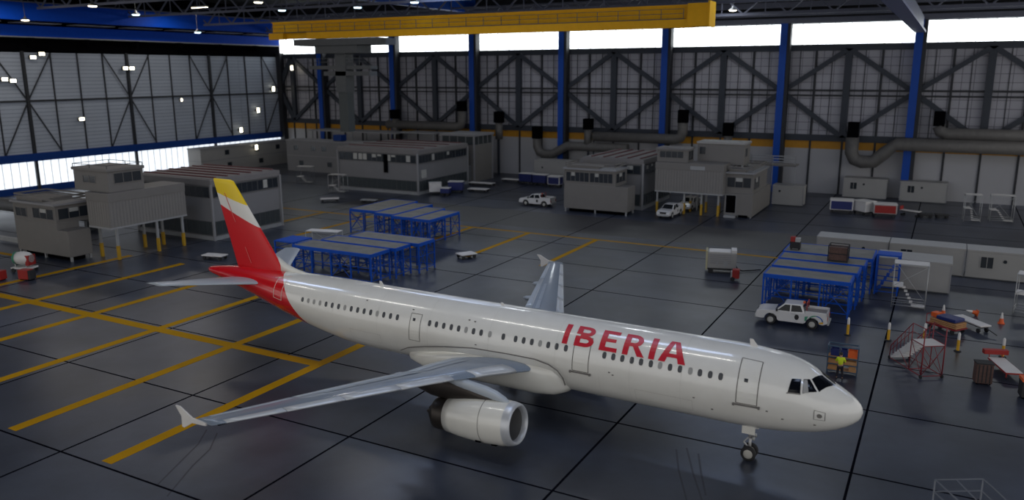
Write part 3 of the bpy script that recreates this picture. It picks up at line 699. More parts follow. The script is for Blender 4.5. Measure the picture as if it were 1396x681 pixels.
def fin_x(z): k = (z-6.0)/5.9; return 36.95+(41.35-36.95)*k, 41.6+(43.4-41.6)*k
rr = []
for z in (5.6, 6.0, 6.6, 7.4, 8.5, 9.6, 10.7, 11.6, 11.85): a, b = fin_x(z); rr.append(fin_ring(z, a, b, .10))
a, b = fin_x(11.93); rr.append(fin_ring(11.95, a+.25, b-.1, .05))
fin = MB().loft(rr).build('tail_fin', 'fin', jet)
M['pale_red'] = mat('pale_red_seam', (.62,.16,.14), .5)
for z0, z1 in ((6.2, 7.3), (9.0, 11.0)):
    pts = [(fin_x(z)[0]+(fin_x(z)[1]-fin_x(z)[0])*.62, z) for z in (z0, z1)]
    for s_ in (1, -1): MB().bar((pts[0][0], s_*.225*(1-(z0-6)/14), pts[0][1]), (pts[1][0], s_*.225*(1-(z1-6)/14)*.93, pts[1][1]), .03, .03).build('rudder_seam', 'pale_red', fin)
rr = []
for x, h, w in ((33.6, 6.0, .03), (34.8, 6.08, .08), (35.8, 6.26, .13), (36.6, 6.52, .16), (37.15, 6.84, .15), (37.6, 7.0, .1)): rr.append([(x, -w, 5.9), (x+.1, -w*.4, (5.9+h)/2), (x+.15, 0, h), (x+.1, w*.4, (5.9+h)/2), (x, w, 5.9)])
MB().loft(rr, caps=True).build('dorsal_fillet', 'white_paint', fin)
for sg in (1, -1):
    rr = []
    for y in (.55, 1.0, 2, 3.5, 5, 6.0, 6.25):
        k = (y-.9)/5.33; xl = 38.1+k*3.55; xt = 41.75+k*1.45; ch = xt-xl; z = 5.12+k*.62
        rr.append([(xl+c*ch, sg*y, z+h*ch*.8) for c, h in AUP]+[(xl+c*ch, sg*y, z+h*ch*.8) for c, h in reversed(ALO)])
    MB().loft(rr).build('tailplane', 'wing_light', jet)
MB().lathe([(0,.14),(.08,.14),(.08,.0)], (44.42, 0, 5.2), 'x', 16).build('exhaust_outlet', 'dark_metal', jet)
# ------------------------------------------------------------------ prefab buildings; every root sits at its own corner on the floor
def face_win(root, face, c, a0, a1, z0, z1, mull=1, frame_m='office_trim', pane_m='glass_dark', name='window', fw=.06, blind=()):
    """window on a face: face '+x','-x','+y','-y' at coordinate c, from a0 to a1 along it"""
    d = 1 if face[0] == '+' else -1; ax = face[1]
    def bx(mb, p0, p1, q0, q1, r0, r1):
        r0, r1 = sorted((c+d*r0, c+d*r1))
        return mb.box(r0, r1, p0, p1, q0, q1) if ax == 'x' else mb.box(p0, p1, r0, r1, q0, q1)
    mb = MB()
    bx(mb, a0, a1, z0-fw, z0, -.02, .06); bx(mb, a0, a1, z1, z1+fw, -.02, .06); bx(mb, a0-fw, a0, z0-fw, z1+fw, -.02, .06); bx(mb, a1, a1+fw, z0-fw, z1+fw, -.02, .06)
    for k in range(1, mull): a = a0+(a1-a0)*k/mull; bx(mb, a-fw*.4, a+fw*.4, z0, z1, -.02, .05)
    w = mb.build(name, frame_m, root)
    bx(MB(), a0, a1, z0, z1, -.01, .02).build('pane', pane_m, w)
    if blind:
        mb = MB()
        for k, h in blind:
            p0 = a0+(a1-a0)*k/mull; p1 = a0+(a1-a0)*(k+1)/mull
            bx(mb, p0+.08, p1-.08, z1-(z1-z0)*h, z1-.03, .015, .03)
        mb.build('blind', 'blind', w)
    return w
def band(root, face, c, a0, a1, z0, z1, n, mull=3, seed=1, **k):
    rnd = random.Random(seed); s = (a1-a0)/n
    for i in range(n):
        bl = [(j, rnd.choice((.3, .5, .9))) for j in range(mull) if seed != 99 and rnd.random() < .15]
        face_win(root, face, c, a0+i*s+.07, a0+(i+1)*s-.07, z0, z1, mull, blind=bl, **k)
def office(name, label, x, y, lx, ly, faces, rib_axis, ribs, h=7.2, seed=1, group=None):
    o = thing(name, label, 'office building', (x, y, 0), group=group)
    MB().box(.12, lx-.12, .12, ly-.12, 0, h-.5).build('wall', 'office', o)
    MB().box(-.05, lx+.05, -.05, ly+.05, h-.75, h-.05).box(.3, lx-.3, .3, ly-.3, h-.05, h+.02).build('roof', 'roof_panel', o, bevel=.04)
    MB().box(0, lx, 0, ly, 0, .45).build('plinth', 'steel_grey', o)
    mb = MB()
    for px in (0, lx):
        for py in (0, ly): MB().box(px-.12, px+.12, py-.12, py+.12, 0, h-.6).build('corner_post', 'office_trim', o)
    mb = MB()
    for k in range(ribs):
        f = (k+.7)/ribs
        if rib_axis == 'x': mb.box(.4, lx-.6, ly*f-.12, ly*f+.12, h-.02, h+.16)
        else: mb.box(lx*f-.12, lx*f+.12, .4, ly-.6, h-.02, h+.16)
    mb.build('roof_rib', 'roof_rib', o)
    for fc, c, l, kx in faces:
        band(o, fc, c, .35, l-.35, 5.1, 6.25, max(2, int(l/3.4)), 4, seed=seed+kx, frame_m='crane_dark')
        band(o, fc, c, .35, l-.35, .65, 2.15, max(2, int(l/3.4)), 4, seed=99, pane_m='glass_panel', name='lower_glazing', frame_m='crane_dark')
    return o
offL = office('office_building', 'two storey grey office block with maroon roof ribs behind the aircraft tail fin', -48.8, 33.4, 13.4, 11.0, [('+x', 13.35, 11.0, 1), ('-y', .05, 13.4, 2)], 'x', 6)
offR = office('office_building', 'two storey block with pale ribbed roof left of the parked pair of white vehicles', -7.4, 76.6, 9.3, 13.0, [('+x', 9.25, 13.0, 3), ('-y', .05, 9.3, 4)], 'y', 5)
offB = office('office_building', 'wide two storey office block with reddish roof standing in the far middle of the hangar', -51.0, 73.9, 16.3, 15.2, [('+x', 16.25, 15.2, 5), ('-y', .05, 16.3, 6)], 'x', 4)
for ch in offB.children:
    if ch.name.startswith('roof_rib'): pass
MB().box(9.6, 10.4, -.06, .04, 3.3, 6.3).build('door_opening', 'black', offB)
MB().box(16.2, 16.32, 1.0, 2.4, 2.6, 3.9).build('notice_board', 'blind', offB)
def stilt_container(label, x, y, lx, ly, z0, z1, posts, sides, win=None, group=None):
    o = thing('raised_container', label, 'container', (x, y, 0), group=group)
    MB().box(0, lx, 0, ly, z0, z1-.95).build('ribbed_wall', 'corrugated', o)
    MB().box(-.04, lx+.04, -.04, ly+.04, z1-.95, z1).build('fascia', 'container', o, bevel=.02)
    MB().box(-.02, lx+.02, -.02, ly+.02, z0-.18, z0).build('floor_frame', 'steel_grey', o)
    for px, py in posts:
        p = MB().box(px-.11, px+.11, py-.11, py+.11, 0, z0-.1).build('post', 'steel_grey', o)
        MB().box(px-.14, px+.14, py-.14, py+.14, 0, 1.5).build('post_guard', 'yellow_guard', p)
    return o
wL = stilt_container('corrugated container raised on posts with yellow guards, left of the office behind the tail', -39.9, 21.0, 3.6, 9.5, 3.55, 7.15,
    [(3.25, .8), (3.45, 8.9), (.9, 8.2), (.2, 1.0), (.2, 6.3), (3.4, 5.6)], None)
wR = stilt_container('corrugated container raised on posts beside the open doorway, right of the two parked white vehicles', 3.9, 76.0, 9.4, 3.6, 3.1, 7.05,
    [(.3, .3), (4.1, .5), (4.3, 2.9), (6.5, .5), (6.5, 3.0), (8.8, .5), (8.3, 3.2)], None)
MB().box(4.9, 6.9, -.08, -.03, 6.2, 6.7).build('name_plate', 'steel_grey', wR)
def upper_cab(label, x, y, lx, ly, z0, z1, wins, cat='cabin', roofm='roof_panel', rail=None, group=None, rails=2):
    o = thing('roof_cabin', label, cat, (x, y, z0), group=group); h = z1-z0
    MB().box(0, lx, 0, ly, 0, h-.3).build('wall', 'container', o)
    MB().box(-.15, lx+.15, -.15, ly+.15, h-.3, h).build('roof', roofm, o, bevel=.03)
    for fc, c, a0, a1, b0, b1, mu in wins: face_win(o, fc, c, a0, a1, b0, b1, mu, frame_m='container')
    if rail:
        mb = MB()
        for zz in (.35, .7)[:rails]:
            for p, q in (((0,0),(lx,0)), ((lx,0),(lx,ly)), ((lx,ly),(0,ly)), ((0,ly),(0,0))): mb.bar((*p, h+zz), (*q, h+zz), .06)
        for p in ((0,0),(lx,0),(lx,ly),(0,ly),(lx/2,0),(lx/2,ly)): mb.bar((*p, h), (*p, h+.35*rails), .06)
        mb.build('roof_rail', rail, o)
    return o
upper_cab('square cabin with three dark windows on top of the left raised container', -42.3, 21.5, 5.6, 4.2, 7.17, 9.6, [('+x', 5.6, .7, 3.9, .9, 1.9, 3), ('-y', 0, 1.6, 3.6, .9, 1.6, 2)], roofm='container', rail='crane_dark', rails=1)
upper_cab('low cabin with a lit window strip on the right raised container', 3.9, 76.5, 4.3, 3.0, 7.07, 9.0, [('-y', 0, .4, 3.7, .6, 1.45, 4), ('+x', 4.3, .4, 2.6, .3, 1.5, 2)])
upper_cab('white box cabin standing behind the lit window cabin above the right raised container', 8.6, 80.0, 6.4, 3.6, 6.7, 9.75, [('-y', 0, .3, 1.1, 1.3, 2.3, 1), ('+x', 6.4, .6, 1.8, 1.1, 2.2, 1)], roofm='cabin_white')
st = MB()
for px in (.2, 6.2):
    for py in (.2, 3.4): st.box(px-.12, px+.12, py-.12, py+.12, -6.7, 0)
_o = [c for c in SC.objects if c.name.startswith('roof_cabin') and 'white box' in c.get('label', '')][0]; st.build('support_post', 'steel_grey', _o)
def low_cab(label, x, y, lx, ly, hbox, up, uh, wins, door=None, cube=0, cube_h=3.2, rot=0, legs=True):
    """ground container on feet, upper windowed storey set back on it, railed flat roof"""
    o = thing('site_cabin', label, 'cabin', (x, y, 0), rot)
    if cube: MB().box(0, lx-cube, 0, ly, .5, hbox).box(lx-cube+.02, lx, -.02, ly, .5, cube_h).build('container_body', 'container', o, bevel=.03)
    else: MB().box(0, lx, 0, ly, .5 if legs else .15, hbox).build('container_body', 'container', o, bevel=.03)
    mb = MB()
    for px in (.2, lx/2, lx-.2):
        for py in (.2, ly-.2): mb.box(px-.1, px+.1, py-.1, py+.1, 0, .5)
    mb.build('foot', 'steel_grey', o); MB().box(.6, lx-.6, .5, ly-.5, 0.02, .5).build('underframe', 'black', o)
    ux0, ux1, uy0, uy1 = up
    MB().box(ux0, ux1, uy0, uy1, hbox, uh).build('upper_storey', 'container', o)
    MB().box(ux0-.2, ux1+.2, uy0-.25, uy1+.2, uh, uh+.22).build('flat_roof', 'office_trim', o, bevel=.02)
    for fc, c, a0, a1, b0, b1, mu in wins: face_win(o, fc, c, a0, a1, b0, b1, mu, frame_m='container', blind=[(1, .4)] if mu > 2 else ())
    mb = MB()
    for zz in (.5, .8): mb.box(ux0+.1, ux1-.1, uy0+.15, uy0+.22, uh+zz, uh+zz+.16); mb.box(ux0+.1, ux1-.1, uy1-.2, uy1-.13, uh+zz, uh+zz+.16); mb.box(ux1-.2, ux1-.13, uy0+.15, uy1-.15, uh+zz, uh+zz+.16); mb.box(ux0+.1, ux0+.17, uy0+.15, uy1-.15, uh+zz, uh+zz+.16)
    mb.box(ux0+.3, ux0+.3+(ux1-ux0)*.62, uy0+.3, uy1-.3, uh+.22, uh+.5)
    mb.build('roof_barrier', 'container', o)
    if door:
        fc, c, a0, a1, b0, b1 = door
        face_win(o, fc, c, a0, a1, b0, b1, 1, pane_m='black', name='doorway')
    return o
low_cab('grey cabin on feet with an end cube and glazed upper storey at the left edge', -49.3, 18.7, 9.2, 2.5, 3.85, (0, 7.4, 0.02, 4.0), 5.75, [('-y', 0, 3.6, 7.1, 4.3, 5.35, 3), ('+x', 7.42, .3, 3.8, 4.3, 5.4, 3), ('-y', 0, .5, 2.4, 4.3, 5.2, 2)], cube=1.8, cube_h=3.25)
low_cab('long grey cabin on feet with glazed upper storey, in front of the ribbed roof block', -7.7, 70.95, 9.45, 3.0, 3.9, (0, 7.6, .1, 4.6), 5.95, [('-y', .1, .3, 3.7, 4.35, 5.6, 5), ('-y', .1, 3.9, 7.2, 4.35, 5.6, 5), ('+x', 7.6, .4, 3.8, 4.35, 5.6, 3)])
c2 = low_cab('grey cabin with an open dark doorway at its end, right of the raised container', 13.35, 77.0, 3.75, 12.0, 3.2, (-.1, 3.6, .5, 9.6), 5.8, [('-y', .5, .2, 3.3, 4.0, 5.3, 3), ('+x', 3.62, .9, 4.2, 3.7, 5.2, 3)], ('-y', 0, .25, 1.55, .55, 2.95), legs=False)
MB().box(.2, 1.7, -.9, 0, 0, .3).build('door_step', 'steel_grey', c2)
MB().box(2.0, 3.2, -.15, 0, .0, .35).build('base_vent', 'black', c2)
up_ = thing('roof_platform', 'grey railed roof platform behind the doorway cabin, in front of the blue column', 'platform', (13.6, 91, 0))
MB().box(0, 6.5, 0, 3, 5.6, 5.8).build('deck', 'container', up_)
mb = MB()
for zz in (6.2, 6.6, 7.0): mb.box(0, 6.5, 0, .06, zz, zz+.14)
for px in (.1, 3.2, 6.4): mb.box(px-.06, px+.06, 0, .1, 0, 7.1)
mb.build('railing', 'steel_grey', up_)
def site_box(label, x, y, lx, ly, h, win=None, dot=None, group=None, m='cabin_white', name='site_container', bevel=.04, z=0):
    o = thing(name, label, 'container', (x, y, z), group=group)
    MB().box(0, lx, 0, ly, .12, h-.18).build('body', m, o)
    MB().box(-.06, lx+.06, -.06, ly+.06, h-.2, h).build('roof', m, o, bevel=.03)
    MB().box(.1, lx-.1, .1, ly-.1, 0, .12).build('base', 'crane_dark', o)
    for px in (0, lx): MB().box(px-.05, px+.05, -.04, .04, .1, h-.1).build('corner_post', 'office_trim' if m == 'cabin_white' else m, o)
    if win: face_win(o, '-y', 0, win[0], win[1], win[2], win[3], 2, frame_m='cabin_white')
    if dot: MB().tube((dot[0], -.06, dot[1]), (dot[0], .02, dot[1]), .16, n=12).build('vent', 'glass_dark', o)
    return o
site_box('white site container against the back wall, left of its twin', 25.6, 102.4, 6.15, 2.5, 3.1, (1.0, 1.9, 1.4, 2.4), (2.9, 2.2), 'cabins against the back wall')
site_box('white site container against the back wall, under the blue column at the right', 33.6, 102.2, 6.25, 2.5, 3.05, (1.0, 1.9, 1.4, 2.4), (2.9, 2.2), 'cabins against the back wall')
site_box('white site container close behind the doorway cabin with the blue column above it', 17.25, 90.0, 4.3, 2.5, 2.95, None, (1.0, 2.1))
site_box('white container wall unit behind the three blue boxes, left of the glazed cabin', -25.4, 96.5, 7.4, 3.0, 4.0, None, (1.7, 2.7))
g3 = 'row of long cabins at the right'
site_box('long offwhite cabin at the left end of the long row, partly behind the blue dock', 28.4, 54.5, 6.6, 2.7, 2.75, None, (4.4, 1.9), g3)
site_box('long offwhite cabin in the middle of the long row, above the shorter cabin', 35.18, 54.45, 6.5, 2.7, 2.75, (1.0, 2.0, 1.6, 2.2), (3.0, 1.8), g3)
site_box('long offwhite cabin at the right end of the long row with a two pane window', 41.87, 54.4, 6.6, 2.7, 2.75, (1.15, 2.15, 1.1, 2.15), (3.1, 1.85), g3)
sc_ = site_box('short offwhite cabin standing in front of the long cabins behind the white stair tower', 34.6, 46.9, 5.95, 3.4, 2.8)
MB().box(1.6, 4.2, -.1, 0, 2.2, 2.35).build('lamp_bar', 'blind', sc_)
# two storey stack under the left wall, cabins behind
def stack(label, x, y, lx, ly, h, wins, m='office', face='-y', legs=False):
    o = thing('cabin_stack', label, 'cabins', (x, y, 0))
    MB().box(0, lx, 0, ly, 0, h-.2).build('wall', m, o); MB().box(-.1, lx+.1, -.1, ly+.1, h-.2, h).box(-.03, lx+.03, -.03, ly+.03, h/2-.08, h/2+.08).build('roof', 'office_trim', o)
    for a, z in wins: face_win(o, face, 0 if face == '-y' else lx, a, a+1.1, z, z+.9, 1, frame_m='office')
    return o
stack('tall pale cabin stack under the left hangar doors beyond the ribbed office roof', -91.5, 77.0, 3.6, 25.0, 4.9, [(6, 3.3), (14, 3.3), (15, .8), (6.5, .8), (20, 3.3)], face='+x', m='cabin_white')
stack('long two storey row of pale cabins with small windows left of the far office block', -78.0, 90.0, 26.0, 4.0, 6.2, [(2.0, 4.2), (6.5, 4.2), (9.2, 4.2), (14.5, 4.2), (3.2, 1.2), (10.5, 1.2), (17.5, 1.2)])
o = thing('roof_tarpaulin', 'pale sheeted canopy roofs above the far left cabins', 'canopy', (-77, 95.5, 0))
MB().box(0, 22, 0, 5.5, 7.6, 7.8).box(23, 31, .5, 5.5, 7.8, 8.0).build('canopy_sheet', 'office_trim', o)
mb = MB()
for px in (.5, 11, 21.5, 30.5):
    for py in (.6, 5.0): mb.box(px-.1, px+.1, py-.1, py+.1, 0, 7.6)
mb.build('support_post', 'steel_grey', o)
site_box('small blue box on the far left cabin row, in front of the sheeted canopy', -66.2, 90.6, 1.9, 1.6, 1.25, m='door_blue', name='equipment_box', z=6.2)
# square stair tower next to the far office
o = thing('stair_tower', 'square grey stair tower with glazed lantern top, right of the far office block', 'tower', (-41.5, 91.3, 0))
MB().box(0, 6.8, 0, 6.5, 0, 6.6).build('wall', 'container', o)
MB().box(4.6, 6.1, -.03, .05, .2, 3.0).build('door', 'steel_grey', o)
MB().box(.1, 6.7, .1, 6.4, 6.6, 8.1).build('lantern_wall', 'glass_panel', o)
MB().box(-.3, 7.1, -.3, 6.8, 8.1, 8.5).build('roof', 'office_trim', o, bevel=.03)
mb = MB()
for px, py in ((0,0),(6.8,0),(6.8,6.5),(0,6.5)): mb.box(px-.13, px+.13, py-.13, py+.13, 0, 8.1)
for k in range(1, 4): mb.box(6.75, 6.83, 6.5*k/4-.05, 6.5*k/4+.05, 6.6, 8.1); mb.box(6.8*k/4-.05, 6.8*k/4+.05, -.03, .05, 6.6, 8.1)
mb.build('corner_post', 'office_trim', o)
# ------------------------------------------------------------------ blue docks
def dock_module(label, x0, x1, y0, y1, h, brace=('f', 'r'), group=None, mids=2, dark=False, cat='dock'):
    o = thing('dock_platform', label, cat, (x0, y0, 0), group=group); lx, ly = x1-x0, y1-y0; t = .13
    MB().box(.05, lx-.05, .05, ly-.05, h-.08, h).build('deck', 'deck', o)
    mb = MB()
    for z in (h-.14,): 
        for a, b in (((0,0),(lx,0)), ((lx,0),(lx,ly)), ((lx,ly),(0,ly)), ((0,ly),(0,0))): mb.bar((*a, z), (*b, z), t, .32)
    mb.build('edge_beam', 'dock_blue', o)
    nx = max(2, int(round(lx/2.4)))+1; ny = max(2, int(round(ly/2.6)))+1
    pts = [(lx*i/(nx-1), yy) for i in range(nx) for yy in (0, ly)]+[(xx, ly*j/(ny-1)) for j in range(1, ny-1) for xx in (0, lx)]
    for px, py in pts: MB().bar((px, py, 0), (px, py, h-.2), .12).build('leg', 'dock_blue', o)
    mb = MB()
    for a, b in (((0,0),(lx,0)), ((lx,0),(lx,ly)), ((lx,ly),(0,ly)), ((0,ly),(0,0))):
        for z in (.35, h*.55): mb.bar((*a, z), (*b, z), .06)
        n = nx-1 if a[1] == b[1] else ny-1
        for k in range(n):
            p = [a[i]+(b[i]-a[i])*k/n for i in (0, 1)]; q = [a[i]+(b[i]-a[i])*(k+1)/n for i in (0, 1)]
            if k % 2 == 0: mb.bar((*p, .35), (*q, h-.3), .05); mb.bar((*q, .35), (*p, h-.3), .05)
    mb.build('cross_brace', 'dock_blue', o)
    return o
gA = 'dock platforms behind the rear fuselage'
dock_module('large blue dock platform nearest the aircraft behind the tail', -15.9, -6.4, 25.8, 28.6, 2.9, group=gA)
dock_module('middle one of the three long blue dock platforms behind the rear fuselage', -15.0, -5.9, 28.9, 31.3, 2.93, group=gA)
dock_module('rear one of the three long blue dock platforms behind the rear fuselage', -13.7, -5.1, 31.6, 34.3, 2.96, group=gA)
gB = 'staggered dock platforms in the middle of the hangar'
dock_module('leftmost and deepest of the four staggered blue dock platforms', -24.5, -20.4, 44.8, 53.3, 2.95, group=gB)
dock_module('second from the left of the four staggered blue dock platforms', -20.1, -17.35, 44.0, 52.2, 2.93, group=gB)
dock_module('third from the left of the four staggered blue dock platforms', -17.05, -14.3, 43.3, 50.4, 2.9, group=gB)
dock_module('rightmost and shortest of the four staggered blue dock platforms', -14.0, -11.55, 43.0, 49.3, 2.9, group=gB)
gC = 'stepped dock platforms behind the pickup truck'
dock_module('front blue dock platform directly behind the white pickup truck', 26.9, 33.5, 35.2, 37.9, 2.95, group=gC)
dock_module('second blue dock platform back from the white pickup truck', 27.0, 33.75, 38.2, 40.85, 3.05, group=gC)
dock_module('third blue dock platform back from the pickup, under the brown cage', 27.0, 34.0, 41.15, 43.6, 3.1, group=gC)
dock_module('rearmost blue dock platform at the right, carrying the small tool trolley', 26.9, 34.4, 43.9, 48.0, 3.15, group=gC)
def stair_tower(label, x, y, lx, ly, h, m='dock_blue', cat='stairs', rz=0, top=True):
    o = thing('access_stair', label, cat, (x, y, 0), rz)
    mb = MB()
    for px in (0, lx):
        for py in (0, ly): mb.bar((px, py, 0), (px, py, h+.1), .12)
    for z in (.3, 1.3, 2.3, h):
        for a, b in (((0,0),(lx,0)), ((lx,0),(lx,ly)), ((lx,ly),(0,ly)), ((0,ly),(0,0))): mb.bar((*a, z), (*b, z), .07)
    mb.build('frame', m, o)
    mb = MB(); n = 9
    for k in range(n): mb.box(lx*k/n, lx*(k+1)/n+.05, .15, ly-.15, h*(k+1)/n-.05-.25, h*(k+1)/n-.25)
    mb.build('steps', m, o)
    if top: MB().box(-.05, lx+.05, -.05, ly+.05, h, h+.1).build('top_plate', m, o)
    return o
stair_tower('blue stair tower with louvred side at the right end of the stepped dock', 34.75, 44.2, 1.8, 1.6, 3.5)
stair_tower('blue stair with a landing at the left end of the dock behind the tail', -18.6, 26.2, 2.4, 2.6, 2.95)
o = thing('tool_cage', 'brown mesh cage full of parts on the third step of the right blue dock', 'cage', (31.0, 41.6, 3.105)); 
MB().box(.05, 1.5, .05, 1.15, .1, 1.25).build('load', 'brown_cage', o)
mb = MB()
for px in (0, 1.55):
    for py in (0, 1.2): mb.bar((px, py, 0), (px, py, 1.4), .08)
for z in (.1, .7, 1.4):
    for a, b in (((0,0),(1.55,0)), ((1.55,0),(1.55,1.2)), ((1.55,1.2),(0,1.2)), ((0,1.2),(0,0))): mb.bar((*a, z), (*b, z), .06)
mb.build('frame', 'rubber', o)
o = thing('tool_trolley', 'small trolley with a red side and pale top on the rear dock platform', 'trolley', (27.3, 44.6, 3.155))
MB().box(0, .9, 0, .6, .15, .75).build('drawer_body', 'rubber', o); MB().box(.02, .42, .05, .5, .75, 1.2).build('red_box', 'red', o); MB().box(.45, .85, .05, .55, .75, 1.1).build('pale_box', 'pale_steel', o)
for px in (.1, .8):
    for py in (.1, .5): MB().tube((px-.03, py, .08), (px+.03, py, .08), .08).build('wheel', 'black', o)
# ------------------------------------------------------------------ pickups (x forward)
def wheel(parent, x, y, r=.39, w=.25, out=1):
    t = MB().lathe([(-w/2,r*.62),(-w/2,r*.92),(-w*.35,r),(w*.35,r),(w/2,r*.92),(w/2,r*.62)], (x, y, r), 'y', 24).build('wheel', 'rubber', parent)
    h = MB().lathe([(-w*.3,.01),(-w*.3,r*.3),(-w*.45,r*.62),(w*.45,r*.62),(w*.3,r*.3),(w*.3,.01)], (x, y, r), 'y', 16).build('wheel_rim', 'hub', t); return t
def pickup(label, loc, rz, stripes=False, beacon=True, group=None):
    o = thing('pickup_truck', label, 'pickup truck', loc, rz, group)
    L_, W = 5.3, 1.84; hw = W/2
    # lower body: profile with wheel arches, extruded across
    pr = [(2.62,.45),(2.66,.75),(2.55,1.0),(2.2,1.1),(1.15,1.18),(-.95,1.18),(-2.6,1.12),(-2.62,.55)]
    def arch(cx, n=9, r=.48): return [(cx-r*math.cos(PI*k/n), .45+r*math.sin(PI*k/n)*.92) for k in range(n+1)]
    pr = pr+[(-2.3,.42)]+arch(-1.55)+[(-.9,.36),(.9,.36)]+arch(1.5)+[(2.2,.42)]
    MB().prism(pr, 'y', -hw, hw).build('body', 'car_white', o, bevel=.04)
    # cab
    c0 = [(1.25,1.12),(.55,1.74),(-.75,1.78),(-.98,1.15)]
    rings = []
    for y, s in ((-hw+.04, 0), (-hw+.2, 1), (hw-.2, 1), (hw-.04, 0)):
        rings.append(c0)
    mb = MB(); v = []
    for sg in (-1, 1):
        for (x, z) in c0: v.append((x, sg*(hw-.05 if z < 1.3 else hw-.24), z))
    mb.add(v, [(0,1,2,3), (7,6,5,4), (0,4,5,1), (1,5,6,2), (2,6,7,3), (3,7,4,0)]); cab = mb.build('cab', 'car_white', o, bevel=.05)
    def sidequad(pts, sg, off=.012):
        mb = MB(); 
        def yy(z): t = (z-1.15)/(1.76-1.15); return sg*((hw-.05)*(1-t)+(hw-.24)*t+off)
        mb.add([(x, yy(z), z) for x, z in pts], [(0,1,2,3)]); return mb
    for sg in (-1, 1):
        sidequad([(1.02,1.2),(.5,1.66),(.12,1.68),(.12,1.2)], sg).build('side_window', 'car_glass', cab, recalc=False)
        sidequad([(.02,1.2),(.02,1.68),(-.62,1.69),(-.82,1.25)], sg).build('side_window', 'car_glass', cab, recalc=False)
        MB().box(1.0, 1.12, sg*hw-.05, sg*(hw+.18), 1.15, 1.33).build('mirror', 'car_dark', cab) if sg > 0 else MB().box(1.0, 1.12, -hw-.18, -hw+.05, 1.15, 1.33).build('mirror', 'car_dark', cab)
        mb = MB()
        for k in range(10): a = 2*PI*k/10; 
        mb.add([(-.42+.17*math.cos(2*PI*k/10), sg*(hw+.012), .82+.22*math.sin(2*PI*k/10)) for k in range(10)], [tuple(range(10))]); mb.build('door_emblem', 'car_dark', o, recalc=False)
        MB().box(-.43, .0, sg*(hw+.005)-.008, sg*(hw+.005)+.008, 1.02, 1.06).build('door_handle', 'pale_steel', o)
        if stripes:
            mb = MB()
            for k in range(9):
                a0, a1 = PI*(.95-.75*k/9), PI*(.95-.75*(k+1)/9)
                P = lambda a, r: (-1.78+r*math.cos(a)*1.15, sg*(hw+.014), .62+r*math.sin(a))
                mb.add([P(a0,.42), P(a0,.50), P(a1,.50), P(a1,.42)], [(0,1,2,3)], 0 if k < 5 else 1)
            mb.add([(-1.0,sg*(hw+.014),.62),(-1.0,sg*(hw+.014),.95),(-1.25,sg*(hw+.014),1.0),(-1.1,sg*(hw+.014),.62)], [(0,1,2,3)], 2)
            mb.add([(-2.35,sg*(hw+.014),.52),(-2.35,sg*(hw+.014),.7),(-2.05,sg*(hw+.014),.6),(-2.05,sg*(hw+.014),.5)], [(0,1,2,3)], 3)
            mb.build('side_stripe', ['stripe_blue', 'green', 'green', 'yellow'], o, recalc=False)
        MB().box(2.5, 2.6, sg*.62-.2, sg*.62+.2, .8, .98).build('headlight', 'pale_steel', o)
        MB().box(-2.64, -2.56, sg*.78-.1, sg*.78+.1, .75, 1.05).build('tail_light', 'red', o)
    mb = MB(); mb.add([(1.2,-.74,1.19),(1.2,.74,1.19),(.6,.62,1.7),(.6,-.62,1.7)], [(0,1,2,3)]); v = [(x+.012, y, z+.012) for x, y, z in mb.v]; mb.v = v; mb.build('windscreen', 'car_glass', cab, recalc=False)
    mb = MB(); mb.add([(-.97,-.7,1.25),(-.97,.7,1.25),(-.80,.6,1.68),(-.80,-.6,1.68)], [(0,1,2,3)]); mb.v = [(x-.012, y, z) for x, y, z in mb.v]; mb.build('rear_window', 'car_glass', cab, recalc=False)
    # bed
    MB().box(-2.45, -1.0, -hw+.14, hw-.14, 1.06, 1.185).build('bed_liner', 'bed_grey', o)
    mb = MB().box(-2.6, -1.0, -hw, -hw+.12, 1.1, 1.38).box(-2.6, -1.0, hw-.12, hw, 1.1, 1.38).box(-2.6, -2.5, -hw, hw, 1.1, 1.38); mb.build('bed_side', 'car_white', o, bevel=.02)
    MB().box(2.6, 2.72, -hw+.1, hw-.1, .38, .62).box(-2.75, -2.6, -hw+.1, hw-.1, .42, .6).build('bumper', 'pale_steel', o, bevel=.02)
    MB().box(2.6, 2.66, -.45, .45, .68, .95).build('grille', 'car_dark', o)
    if beacon:
        MB().box(-.88, -.74, -.12, .12, 1.76, 1.90).build('beacon', 'orange', o); MB().tube((-1.08, -.6, 1.3), (-1.08, -.6, 1.95), .035).bar((-1.08, -.6, 1.95), (-1.08, .6, 1.95), .05).tube((-1.08, .6, 1.3), (-1.08, .6, 1.95), .035).build('roll_hoop', 'red', o)
    for x in (1.5, -1.55):
        for y in (-hw+.1, hw-.1): wheel(o, x, y)
    return o
pickup('white pickup truck with coloured side stripes parked in front of the blue dock', (29.85, 31.95, 0), 180+1.5, True)
pickup('white pickup truck seen side on, left of the grey glazed cabin in the middle distance', (-13.2, 73.6, 0), 178, False)
pickup('white pickup truck facing the camera between the office and the raised container', (6.9, 73.8, 0), 266, False, False)
pickup('white pickup truck parked behind the one that faces the camera', (7.6, 80.9, 0), 266, False, False)
